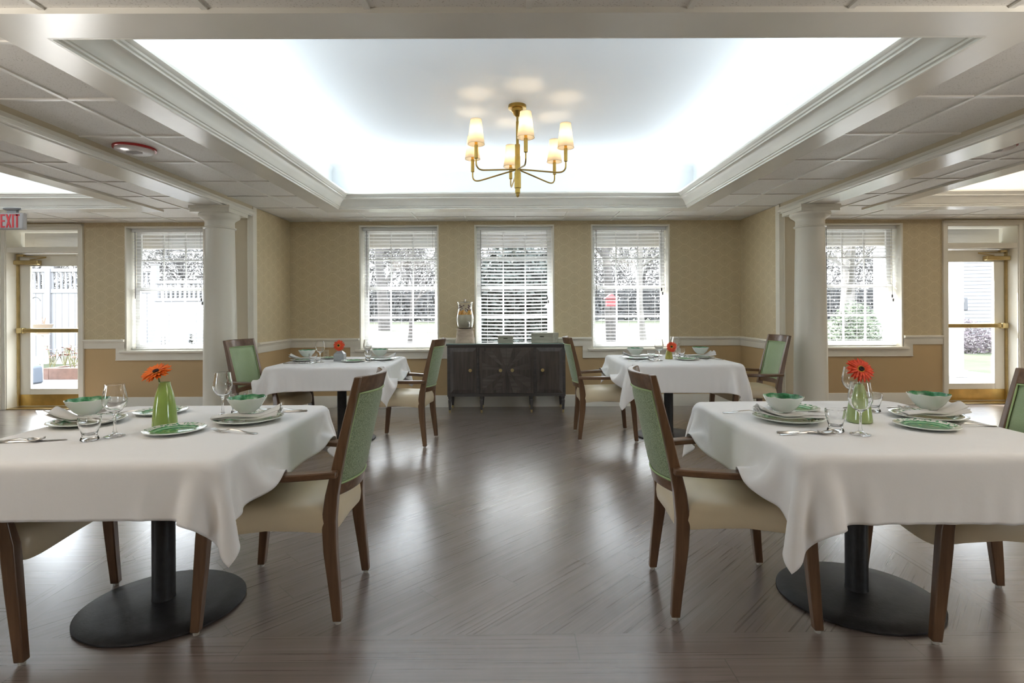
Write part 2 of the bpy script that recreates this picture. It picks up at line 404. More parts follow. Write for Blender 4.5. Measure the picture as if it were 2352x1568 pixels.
# ceiling with tray openings
BW = .18
xs = sorted({XL, XR} | {t[0]-BW for t in TRAYS} | {t[1]+BW for t in TRAYS})
ys = sorted({YR, YO-.02} | {t[2]-BW for t in TRAYS} | {t[3]+BW for t in TRAYS})
c = MB()
def inhole(px, py, e=BW): return any(t[0]-e < px < t[1]+e and t[2]-e < py < t[3]+e for t in TRAYS)
for i in range(len(xs)-1):
    for j in range(len(ys)-1):
        if not inhole((xs[i]+xs[i+1])/2, (ys[j]+ys[j+1])/2):
            c.box(xs[i], xs[i+1], ys[j], ys[j+1], ZC+.006, ZC+.02)
struct('ceiling', c, TILE, smooth=0)
gb = MB()
def cuts(fixed, a0, a1, horiz):
    seg = [(a0, a1)]
    for t in TRAYS:
        f0, f1 = (t[2]-BW, t[3]+BW) if horiz else (t[0]-BW, t[1]+BW)
        g0, g1 = (t[0]-BW, t[1]+BW) if horiz else (t[2]-BW, t[3]+BW)
        if f0 < fixed < f1:
            ns = []
            for p, q in seg:
                if g1 <= p or g0 >= q: ns.append((p, q)); continue
                if p < g0: ns.append((p, g0))
                if q > g1: ns.append((g1, q))
            seg = ns
    return seg
for k in range(-14, 15):
    X = .08+.61*k
    if XL < X < XR:
        for p, q in cuts(X, YR, YB, False): gb.box(X-.0115, X+.0115, p, q, ZC-.003, ZC+.007)
for k in range(-17, 4):
    Y = 5.32+.61*k
    if YR < Y < YB:
        for p, q in cuts(Y, XL, XR, True): gb.box(p, q, Y-.0115, Y+.0115, ZC-.002, ZC+.007)
for p, q in ((XL, XR),): gb.box(p, q, YB-.022, YB, ZC-.002, ZC+.007)
trim(gb, GRIDW, smooth=0)
# trays: flat band, crown, cove box
CROWN = [(-.001,ZC-.016),(.012,ZC-.016),(.012,ZC-.004),(.024,ZC),(.024,ZC+.011),(.034,ZC+.013),(.041,ZC+.022),(.050,ZC+.037),(.064,ZC+.055),
         (.082,ZC+.070),(.098,ZC+.079),(.112,ZC+.084),(.112,ZC+.096),(.124,ZC+.099),(.130,ZC+.108),(.142,ZC+.113),(.152,ZC+.122),(.152,ZC+.138),(-.001,ZC+.138)]
def sweep_rect(prof, x0, x1, y0, y1, sharp=True):
    b = MB(); n = len(prof)
    rs = []
    for sx, sy in ((0,0),(1,0),(1,1),(0,1)):
        ring = []
        for d, z in prof: ring.append((x1-d if sx else x0+d, y1-d if sy else y0+d, z))
        rs.append(ring)
    b.rings(rs, cap=False, closed=True); return b
for (x0, x1, y0, y1, k, cc) in TRAYS:
    b = MB(); zb = ZC-.016
    b.box(x0-BW, x1+BW, y0-BW, y0, zb, ZC+.022); b.box(x0-BW, x1+BW, y1, y1+BW, zb, ZC+.022)
    b.box(x0-BW, x0, y0, y1, zb, ZC+.022); b.box(x1, x1+BW, y0, y1, zb, ZC+.022)
    trim(b, BEAMW, smooth=0)
    trim(sweep_rect(CROWN, x0, x1, y0, y1), WHITE, smooth=30)
    e = .10; b = MB(); rr = .10
    def rect(i, z): return [(x0-e+i, y0-e+i, z), (x1+e-i, y0-e+i, z), (x1+e-i, y1+e-i, z), (x0-e+i, y1+e-i, z)]
    rs = [rect(0, ZC+.02)] + [rect(rr*(1-math.cos(a)), ZT-rr*(1-math.sin(a))) for a in [q*PI/16 for q in range(0, 9)]]
    b.rings(rs, cap=False)
    k0 = len(b.v)-4; b.f.append((k0, k0+1, k0+2, k0+3)); b.m.append(0)
    n_trim[0] += 0
    o = obj('ceiling_tray', b, TRAYC, smooth=60); o['kind'] = 'structure'
# beams over the columns
MOUL = [(0,2.27),(.034,2.27),(.034,2.287),(.028,2.290),(.028,2.300),(.018,2.308),(.013,2.320),(.013,2.332),(0,2.336)]
for x0, x1 in ((-3.03, -2.78), (2.955, 3.205)):
    trim(MB().box(x0, x1, YR, 5.862, 2.2705, ZC+.006), TANP, smooth=0)
    trim(MB().box(x0-.002, x1+.002, YR, 5.862, 2.262, 2.2705), BEAMW, smooth=0)
    trim(MB().prism([(x1+d, z) for d, z in MOUL], 'y', YR, 5.815), WHITE, smooth=30)
    trim(MB().prism([(x0-d, z) for d, z in MOUL], 'y', YR, 5.815), WHITE, smooth=30)
    for j, yj in enumerate((3.1, 4.15)):
        pass
# chair rail, baseboards
RAILP = [(0,.765),(.012,.765),(.016,.775),(.016,.835),(.022,.842),(.022,.850),(.038,.856),(.042,.866),(.038,.878),(.028,.882),(0,.882)]
BASEP = [(0,0),(.016,0),(.016,.118),(.013,.126),(.013,.134),(.008,.148),(0,.150)]
def railx(a, b): return MB().prism([(YB-d, z) for d, z in RAILP], 'x', a, b)
segs = []; edges = [XL]
spans = [(XL, DOORS[0][0]-.065), (DOORS[0][1]+.065, WIN[0][0]), (WIN[0][1], -3.03), (-2.78, WIN[1][0]), (WIN[1][1], WIN[2][0]), (WIN[2][1], WIN[3][0]), (WIN[3][1], 2.955), (3.205, WIN[4][0]), (WIN[4][1], DOORS[1][0]-.065), (DOORS[1][1]+.065, XR)]
for a, b in spans: trim(railx(a, b), smooth=30)
for a, b in WIN:
    m1 = MB()
    m1.box(a-.115, b+.115, YB-.016, YB, .615, .71)
    m1.box(a-.115, a+.0, YB-.0155, YB, .71, .86); m1.box(b, b+.115, YB-.0155, YB, .71, .86)
    m1.box(a-.115, b+.115, YB-.022, YB-.016, .615, .628)
    trim(m1, bevel=.003)
for x0, s in ((-2.78, 1), (2.955, -1), (-3.03, -1), (3.205, 1)):
    trim(MB().prism([(x0+s*d, z) for d, z in RAILP], 'y', 5.90, YB-.03), smooth=30)
bb = MB()
for a, b in ((XL, DOORS[0][0]-.065), (DOORS[0][1]+.065, -3.03), (-2.78, 2.955), (3.205, DOORS[1][0]-.065), (DOORS[1][1]+.065, XR)):
    bb.prism([(YB-d, z) for d, z in BASEP], 'x', a, b)
struct('baseboard_back', bb, WHITE, smooth=30)
for nm, x0, s in (('baseboard_alcove_left', -2.78, 1), ('baseboard_alcove_right', 2.955, -1)):
    struct(nm, MB().prism([(x0+s*d, z) for d, z in BASEP], 'y', 5.90, YB), WHITE, smooth=30)
# windows
BLINDW = plain('blind_slat_white', (.80,.80,.78), .45)
def slatmat():
    mt, nt, p = newmat('thin_white_slat'); L = nt.links.new
    t = nt.nodes.new('ShaderNodeBsdfTranslucent'); t.inputs[0].default_value = (.85,.86,.88,1)
    p.inputs['Base Color'].default_value = (.86,.86,.85,1); p.inputs['Roughness'].default_value = .4
    mx = nt.nodes.new('ShaderNodeMixShader'); mx.inputs[0].default_value = .18
    L(p.outputs[0], mx.inputs[1]); L(t.outputs[0], mx.inputs[2]); L(mx.outputs[0], nt.nodes['Material Output'].inputs[0]); return mt
SLAT = slatmat()
SASH = plain('window_sash_vinyl', (.78,.78,.77), .4)
CORD = plain('blind_cord', (.62,.62,.60), .7); WAND = plain('grey_wand', (.22,.22,.22), .3); DARKC = plain('dark_cord_tassel', (.06,.06,.06), .5)
HAMMER = 0
blind_lab = ['white slatted blind over the left wing window beside the exit door', 'white slatted blind over the alcove window behind the left rear table', 'white slatted blind with tilted slats over the window behind the sideboard',
             'white slatted blind over the alcove window behind the right rear table', 'white slatted blind over the right wing window behind the column']
tilts = [-4, -6, -18, -5, -4]
for i, (a, b) in enumerate(WIN):
    wn = struct('window_%d' % (i+1))
    f = MB(); t = .02
    f.box(a, a+t, YB-.006, YO, WZ0, WZ1); f.box(b-t, b, YB-.006, YO, WZ0, WZ1); f.box(a+t, b-t, YB-.006, YO, WZ1-t, WZ1)
    obj('window_frame', f, TRIM, wn, bevel=.002)
    obj('window_sill', MB().box(a-.05, b+.05, YB-.05, YB, .708, .737).box(a, b, YB, YO, .72, .74), TRIM, wn, bevel=.006)
    s = MB(); zi0, zi1, zm = .745, WZ1-t, 1.522; xa, xb = a+t, b-t; yu0, yu1, yl0, yl1 = 7.01, 7.045, 6.985, 7.02
    for (z0, z1, y0, y1, lo) in ((zm-.022, zi1, yu0, yu1, 0), (zi0, zm+.022, yl0, yl1, 1)):
        sw = .055
        s.box(xa, xa+sw, y0, y1, z0, z1).box(xb-sw, xb, y0, y1, z0, z1)
        s.box(xa+sw, xb-sw, y0, y1, z1-(.045 if lo else .05), z1).box(xa+sw, xb-sw, y0, y1, z0, z0+(.06 if lo else .045))
        ww = (xb-xa-2*sw)/3; zc = (z0+z1)/2
        for q in (1, 2): s.box(xa+sw+ww*q-.009, xa+sw+ww*q+.009, y0+.008, y1-.008, z0+.05, z1-.045)
        s.box(xa+sw, xb-sw, y0+.0085, y1-.0085, zc-.009, zc+.009)
    obj('sash', s, SASH, wn, bevel=.002)
    obj('glass', MB().box(xa+.03, xb-.03, 7.026, 7.029, zm, zi1-.02).box(xa+.03, xb-.03, 7.001, 7.004, zi0+.03, zm), PANE, wn, smooth=0)
    # blind
    bl = thing('window_blind', blind_lab[i], 'blind', ((a+b)/2, 6.925, 0), group='blinds in the window recesses')
    hw = (b-a)/2-.028; top = WZ1-t
    obj('head_rail', MB().box(-hw, hw, -.028, .028, top-.045, top-.001), BLINDW, bl, bevel=.003)
    obj('bottom_rail', MB().box(-hw, hw, -.024, .024, .7415, .757), BLINDW, bl, bevel=.003)
    sl = MB(); z = .782; tl = R(tilts[i]); rng = random.Random(i)
    while z < top-.055:
        sag = .004*rng.random() + (.004 if i == 2 else 0)
        def fn(u, v, z=z, sag=sag):
            yy = (v-.5)*.048; cam_ = .0022*(1-(2*v-1)**2)
            return (-hw+u*2*hw, yy*math.cos(tl), z + yy*math.sin(tl)*1.0 + cam_ - sag*math.sin(PI*u*1.0))
        sl.grid(fn, 6, 4); z += .0436
    so_ = obj('slats', sl, SLAT, bl, smooth=80, fix=False)
    ld = MB()
    for xx in (-hw+.13, 0, hw-.13):
        for yy in (-.026, .026): ld.box(xx-.0008, xx+.0008, yy-.0008, yy+.0008, .79, top-.04)
    obj('ladder_cord', ld, CORD, bl, smooth=0)
    obj('tilt_wand', MB().tube([(-hw+.05, -.032, top-.04), (-hw+.052, -.034, 1.40)], .0042, 8), WAND, bl)
    zc0 = 1.40 if i != 3 else 1.50
    pc = MB().tube([(hw-.06, -.033, top-.04), (hw-.058, -.034, zc0)], .0014, 6)
    pc.lathe([(.002,0),(.007,.004),(.009,-.0),(.009,-.03),(.004,-.036)], 8, (hw-.058, -.034, zc0)); pc.lathe([(.002,0),(.007,.004),(.009,0),(.009,-.03),(.004,-.036)], 8, (hw-.045, -.034, zc0-.05))
    obj('pull_cord', pc, DARKC, bl)
# doors
for n, (a, b, s) in enumerate(((DOORS[0][0], DOORS[0][1], 1), (DOORS[1][0], DOORS[1][1], -1))):   # s=1 hinged at the left
    d = struct('door_%d' % (n+1))
    f = MB()
    for x0, x1 in ((a-.065, a), (b, b+.065)): f.box(x0, x1, YB-.016, YB, 0, 2.345); f.box(x0 if x0 < a else x1-.02, (x0+.02) if x0 < a else x1, YB-.026, YB-.016, 0, 2.345)
    f.box(a, b, YB-.016, YB, DZ, 2.345); f.box(a-.065, b+.065, YB-.026, YB-.016, 2.325, 2.345)
    f.box(a, a+.012, YB-.004, YO, 0, DZ).box(b-.012, b, YB-.004, YO, 0, DZ).box(a, b, YB-.004, YO, DZ-.012, DZ)
    f.box(a+.012, a+.0295, 6.99, 7.06, 0, 1.99).box(b-.0295, b-.012, 6.99, 7.06, 0, 1.99)
    obj('door_frame', f, TRIM, d, bevel=.002)
    obj('transom_bar', MB().box(a+.012, b-.012, YB+.0, 6.99, 1.992, 2.055).box(a+.012, b-.012, 6.99, 7.06, 1.992, 2.08), TRIM, d, bevel=.003)
    obj('transom_glass', MB().box(a+.012, b-.012, 7.02, 7.024, 2.08, DZ-.012), PANE, d, smooth=0)
    la, lb = a+.03, b-.016
    if s < 0: la, lb = a+.016, b-.03
    y0, y1 = 6.985, 7.028
    l = MB()
    l.box(la, la+.125, y0, y1, .012, 1.985).box(lb-.125, lb, y0, y1, .012, 1.985)
    l.box(la+.125, lb-.125, y0, y1, 1.84, 1.985).box(la+.125, lb-.125, y0, y1, .012, .228)
    for zz0, zz1 in ((.228,.24),(1.828,1.84)): l.box(la+.125, lb-.125, y0-.006, y0+.01, zz0, zz1)
    for q in (la+.125, lb-.137): l.box(q, q+.012, y0-.006, y0+.01, .228, 1.84)
    leaf = obj('door_leaf', l, TRIM, d, bevel=.003)
    obj('glass', MB().box(la+.12, lb-.12, 7.004, 7.009, .22, 1.85), PANE, leaf, smooth=0)
    kp = MB().box(la+.004, lb-.004, y0-.004, y0, .022, .165)
    obj('kick_plate', kp, BRASS2, leaf, smooth=0, bevel=.001)
    h = MB(); hx = la if s > 0 else lb
    h.box(hx-.018 if s > 0 else hx, hx if s > 0 else hx+.018, 6.955, 6.985, .02, 1.985)
    for q in range(24): h.box(hx-.019 if s > 0 else hx-.001, hx+.001 if s > 0 else hx+.019, 6.952, 6.956, .04+q*.08, .046+q*.08)
    obj('hinge', h, BRASS, leaf, smooth=0)
    pb = MB(); pb.box(la+.02, lb-.02, y0-.055, y0-.02, .968, 1.022)
    for q in ((la+.0, la+.085), (lb-.085, lb-.0)): pb.box(q[0], q[1], y0-.066, y0, .96, 1.03)
    obj('push_bar', pb, BRASS, leaf, bevel=.008)
    cl = MB(); cx = la+.01 if s > 0 else lb-.01
    cl.box(cx-s*.03, cx+s*.28, y0-.075, y0-.004, 1.845, 1.90)
    cbody = obj('door_closer', cl, BRASS, leaf, bevel=.008)
    ar = MB(); ax_ = cx+s*.17
    ar.tube([(ax_, y0-.05, 1.905), (ax_+s*.20, y0-.07, 1.93), (ax_+s*.22, y0-.07, 1.935)], .007, 6)
    ar.tube([(ax_+s*.22, y0-.07, 1.94), (cx+s*.03, y0-.03, 1.955)], .007, 6).box(cx, cx+s*.08, y0-.05, y0-.01, 1.95, 1.975)
    obj('closer_arm', ar, BRASS, cbody)
    qx = lb-.12 if s > 0 else la+.05
    obj('door_sensor', MB().box(qx, qx+.09, y0-.05, y0-.0, 1.945, 1.975), WHITE, leaf, bevel=.006)
    obj('threshold', MB().box(a+.012, b-.012, YB-.02, YO, 0, .012), BRASS, d, bevel=.004)
# columns
def column(cx, cy, lab):
    t = thing('column', lab, 'column', (cx, cy, 0), group='round columns at the alcove corners')
    obj('base', MB().box(-.19, .19, -.19, .19, 0, .06).lathe([(.185,.06),(.195,.075),(.185,.10),(.172,.105),(.168,.115),(.160,.125)], 48), COLW, t, bevel=.004)
    sh = [(.158,.12)] + [(.158-.024*(q/12)**1.6, .12+1.93*q/12) for q in range(1, 13)]
    obj('shaft', MB().lathe(sh, 64), COLW, t, smooth=50)
    cp = MB().lathe([(.134,2.05),(.150,2.055),(.152,2.066),(.136,2.072),(.134,2.12),(.140,2.135),(.160,2.150),(.182,2.165),(.190,2.182),(.188,2.198),(.15,2.199)], 56)
    cp.box(-.19, .19, -.19, .19, 2.198, 2.235).box(-.199, .199, -.199, .199, 2.235, 2.2615)
    obj('capital', cp, COLW, t, smooth=35)
    return t
column(-2.905, 5.40, 'tall round cream column near the left rear table and left wing window')
column(3.08, 5.46, 'tall round cream column near the right rear table and right wing window')
# exit sign, speakers, outlet
EXW = plain('sign_housing_white', (.40,.38,.37), .4); EXR = plain('sign_red', (.62,.012,.02), .4)
ex = thing('exit_sign', 'white EXIT sign with red letters hanging from the ceiling before the left door', 'sign', (-5.39, 5.85, 0), 0)
obj('housing', MB().box(-.132, .132, -.03, .03, 2.128, 2.31), EXW, ex, bevel=.012)
obj('canopy', MB().box(-.05, .05, -.015, .015, 2.31, 2.34).lathe([(.10,2.362),(.10,2.35),(.07,2.335)], 24, sy=.5), plain('sign_canopy_grey', (.25,.25,.25), .4), ex)
lt = MB(); zz0, zz1 = 2.147, 2.292; yf = -.0335
def bar(x0, z0, x1, z1, w):   # letter stroke, vertical-ish quads
    lt.add([(x0-w/2,yf,z0),(x0+w/2,yf,z0),(x1+w/2,yf,z1),(x1-w/2,yf,z1),(x0-w/2,yf+.004,z0),(x0+w/2,yf+.004,z0),(x1+w/2,yf+.004,z1),(x1-w/2,yf+.004,z1)],
           [(0,1,2,3),(7,6,5,4),(0,4,5,1),(1,5,6,2),(2,6,7,3),(3,7,4,0)])
sx = -.105
bar(sx+.009, zz0, sx+.009, zz1, .018); 
for q in (zz0, (zz0+zz1)/2-.009, zz1-.018): lt.box(sx+.018, sx+.045, yf, yf+.004, q, q+.018)
bar(sx+.065, zz0, sx+.107, zz1, .018); yf -= .0006; bar(sx+.107, zz0, sx+.065, zz1, .018); yf += .0006
bar(sx+.134, zz0, sx+.134, zz1, .018)
bar(sx+.178, zz0, sx+.178, zz1, .018); lt.box(sx+.153, sx+.203, yf, yf+.004, zz1-.018, zz1)
obj('lettering', lt, EXR, ex, smooth=0)
def speaker(x, y, lab):
    t = thing('ceiling_speaker', lab, 'speaker', (x, y, 0), group='ceiling speakers')
    obj('red_ring', MB().lathe([(.13,ZC+.005),(.13,ZC-.008),(.11,ZC-.01),(.10,ZC+.004)], 40), plain('speaker_red', (.42,.02,.02), .35), t)
    pl = MB().lathe([(.118,ZC-.004),(.118,ZC-.018),(.105,ZC-.026),(.0,ZC-.027)], 40)
    obj('cover', pl, plain('speaker_white', (.75,.70,.68), .4), t)
    gr = MB()
    for q in range(7): gr.box(-.055+abs(q-3)*.006, .055-abs(q-3)*.006, -.032+q*.01-.002, -.032+q*.01+.002, ZC-.029, ZC-.0265)
    obj('grille', gr, plain('speaker_grille', (.45,.42,.42), .5), t)
speaker(-2.60, 3.74, 'round white ceiling speaker with red ring left of the tray')
speaker(3.44, 3.78, 'round white ceiling speaker with red ring right of the right beam')
ou = thing('wall_outlet', 'cream wall outlet below the chair rail in the alcove left corner', 'outlet', (-2.33, YB, .68))
obj('cover_plate', MB().box(-.036, .036, -.006, 0, -.058, .058), plain('outlet_cream', (.62,.54,.38), .4), ou, bevel=.002)
obj('socket', MB().box(-.017, .017, -.009, -.006, .008, .038).box(-.017, .017, -.009, -.006, -.038, -.008), plain('outlet_socket', (.5,.43,.3), .4), ou, bevel=.002)
# ------------------------------------------------------------ chairs
def rect_ring(cx, cy, z, wx, wy, rz=0):
    c, s = math.cos(rz), math.sin(rz)
    return [(cx+c*u*wx/2-s*v*wy/2, cy+s*u*wx/2+c*v*wy/2, z) for u, v in ((-1,-1),(1,-1),(1,1),(-1,1))]
def seat_mb():
    b = MB(); N = 56; rs = []
    def outline(k, inset):
        a = 2*PI*k/N; e = .28
        c, s = math.cos(a), math.sin(a)
        u = math.copysign(abs(c)**e, c); v = math.copysign(abs(s)**e, s)
        hx = .262-inset; x = .012 + u*hx
        w = (.212 + (.272-.212)*(u+1)/2) - inset
        if u > .9: x += .018*(1-v*v)      # bowed front
        return x, v*w, u, v
    def arch(u, v): return .030*math.cos(PI/2*min(1, abs(u))) if abs(v) > abs(u) else .018*math.cos(PI/2*min(1, abs(v)))
    for inset, z, k in ((.03,.352,1),(.004,.346,1),(0,.356,1),(-.003,.39,.5),(0,.425,0),(.008,.447,0),(.025,.462,0),(.055,.471,0),(.11,.478,0),(.17,.481,0)):
        r = []
        for j in range(N):
            x, y, u, v = outline(j, inset); r.append((x, y, z + arch(u, v)*k))
        rs.append(r)
    return b.rings(rs)
def chair_proto():
    t = thing('dining_armchair', '', 'chair', (0,0,0))
    obj('seat', seat_mb(), VINYL, t, smooth=50)
    post = [(-.256,.012,.034,.030),(-.248,.10,.040,.033),(-.228,.28,.052,.036),(-.222,.40,.056,.037),(-.232,.50,.050,.036),(-.252,.60,.042,.034),(-.285,.75,.036,.032),(-.316,.88,.031,.031),(-.337,.966,.027,.030)]
    def rear_y(z): return .190 + .017*(1-min(1, z/.5))
    for s in (1, -1):
        rs = []
        for x, z, wx, wy in post: rs.append(rect_ring(x, s*rear_y(z), z, wx, wy))
        l = obj('leg', MB().rings(rs), CWOOD, t, smooth=30, bevel=.004)
        obj('foot_glide', MB().lathe([(.011,0),(.012,.006),(.010,.013)], 12, (-.256, s*.207, 0)), NYLON, l)
        fl = [(.262,.012,.034,.032),(.252,.12,.038,.035),(.240,.26,.044,.038),(.232,.36,.046,.040),(.228,.42,.045,.038),(.214,.50,.038,.030),(.182,.60,.030,.024)]
        rs = []
        for x, z, wx, wy in fl: rs.append(rect_ring(x, s*(.272 if z < .45 else .272+.004), z, wx, wy))
        l = obj('leg', MB().rings(rs), CWOOD, t, smooth=30, bevel=.004)
        obj('foot_glide', MB().lathe([(.011,0),(.012,.006),(.010,.013)], 12, (.262, s*.272, 0)), NYLON, l)
        rs = []
        for q in range(15):
            u = q/14; x = -.262+u*.475; y = .212 + .075*math.sin(min(1, u*1.25)*PI/2) + .004
            z = .602 + .014*u - .010*max(0, u-.8)/.2
            w = .036+.020*math.sin(PI*min(1, u*1.05)); h = .027-.006*max(0, u-.75)/.25
            rs.append([(x, s*(y-w/2), z-h), (x, s*(y+w/2), z-h), (x, s*(y+w/2), z), (x, s*(y-w/2), z)])
        obj('armrest', MB().rings(rs), AWOOD, t, smooth=30, bevel=.006)
    def bx(z): 
        P = [(q[1], q[0]) for q in post]
        for (z0, a), (z1, c) in zip(P, P[1:]):
            if z0 <= z <= z1: return a+(c-a)*(z-z0)/(z1-z0)
        return P[-1][1]
    def bow(v): return -.050*(1-v*v)
    def curved(z0, z1, th, n=14, hw=.178, arch0=0, arch1=0, off=0, cross=None):
        rs = []
        for q in range(n+1):
            v = -1+2*q/n; y = v*hw
            za = z0 + arch0*(1-v*v); zb = z1 + arch1*(1-v*v)
            rs.append([(bx(za)+bow(v)-th/2+off, y, za), (bx(za)+bow(v)+th/2+off, y, za), (bx(zb)+bow(v)+th/2+off, y, zb), (bx(zb)+bow(v)-th/2+off, y, zb)])
        return MB().rings(rs)
    obj('top_rail', curved(.900, .966, .026), AWOOD, t, smooth=30, bevel=.004)
    obj('lower_rail', curved(.488, .532, .026), AWOOD, t, smooth=30, bevel=.004)
    def panel(side, th, inset):
        b = MB(); nu, nv = 14, 20
        def fn(u, v):
            y = (-1+2*u)*(.174-inset); z = .534+inset+(.364-2*inset)*v; vv = y/.178
            e = min(min(u, 1-u)*7, 1)*min(min(v, 1-v)*9, 1); e = math.sqrt(max(0, e)) if e < 1 else 1
            return (bx(z)+bow(vv)+side*(.006+th*e), y, z)
        return b.grid(fn, nu, nv)
    bk = obj('backrest', panel(1, .022, .002), GREENF, t, smooth=60)
    obj('rear_panel', panel(-1, .010, .002), GREENB, t, smooth=60)
    pp = MB()
    for side in (1, -1):
        pts = []
        for q in range(57):
            k = q/56*4; e = int(k) if k < 4 else 3; f = k-e
            y, z = {0:(-.172+.344*f,.537),1:(.172,.537+.36*f),2:(.172-.344*f,.897),3:(-.172,.897-.36*f)}[e]
            pts.append((bx(z)+bow(y/.178)+side*.013, y, z))
        pp.tube(pts, .0042, 6)
    obj('piping', pp, PIPE, bk, smooth=60)
    return t
CH = [  # x, y, heading, label
 (-.937, 2.318, 180, 'wooden armchair with speckled green back, right side of the left front table'),
 (.918, 2.313, -3, 'wooden armchair with speckled green back, left side of the right front table'),
 (-2.003, 2.119, 7, 'wooden armchair cut by the left edge of the photo, seat under the left front table'),
 (1.858, 2.18, 170.6, 'wooden armchair cut by the right edge of the photo, beside the right front table'),
 (-2.20, 4.97, -10, 'wooden armchair with smooth green backrest by the left column and left rear table'),
 (-.994, 5.037, 173.8, 'wooden armchair with beige seat between the left rear table and the sideboard'),
 (.916, 5.23, -1, 'wooden armchair with beige seat between the sideboard and the right rear table'),
 (2.372, 5.355, 181, 'wooden armchair with green backrest by the right column and right rear table')]
proto = chair_proto()
for i, (x, y, h, lb) in enumerate(CH):
    if i == 0:
        o = proto; o.location = (x, y, 0); o.rotation_euler = (0, 0, R(h)); o['label'] = lb; o['group'] = 'green and beige armchairs at the tables'
    else: dup(proto, (x, y, 0), R(h), lb)
# ------------------------------------------------------------ tables
TB = [(-1.452, 2.25, 0, 'left front', [0, 2]), (1.478, 2.28, 0, 'right front', [1, 3]), (-1.61, 5.15, 0, 'left rear', [4, 5]), (1.545, 5.20, 0, 'right rear', [6, 7])]
HALF = .525; TZ = .742
def table(cx, cy, nm):
    t = thing('pedestal_table', 'square table on a black oval pedestal under the %s white cloth' % nm, 'table', (cx, cy, 0), group='pedestal dining tables')
    _h = HALF-.014; _r = .05; _pl = [(sx*(_h-_r)+_r*math.cos(R(a0+q*15)), sy*(_h-_r)+_r*math.sin(R(a0+q*15))) for sx, sy, a0 in ((1,1,0),(-1,1,90),(-1,-1,180),(1,-1,270)) for q in range(7)]
    obj('tabletop', MB().prism(_pl, 'z', .712, TZ-.003), plain('laminate_top', (.35,.27,.18), .4), t, bevel=.004)
    b = MB().lathe([(.965,0),(1,.004),(1,.010),(.97,.016),(.75,.020),(.4,.028),(.16,.034)], 64, sx=.315, sy=.288)
    obj('base', b, IRON, t, smooth=40)
    obj('pole', MB().lathe([(.046,.03),(.044,.036),(.043,.05),(.043,.70)], 32), IRON, t, smooth=40)
    obj('top_bracket', MB().box(-.25, .25, -.03, .03, .696, .712).box(-.03, .03, -.25, .25, .696, .712), IRON, t, smooth=0)
for cx, cy, a, nm, _ in TB: table(cx, cy, nm)
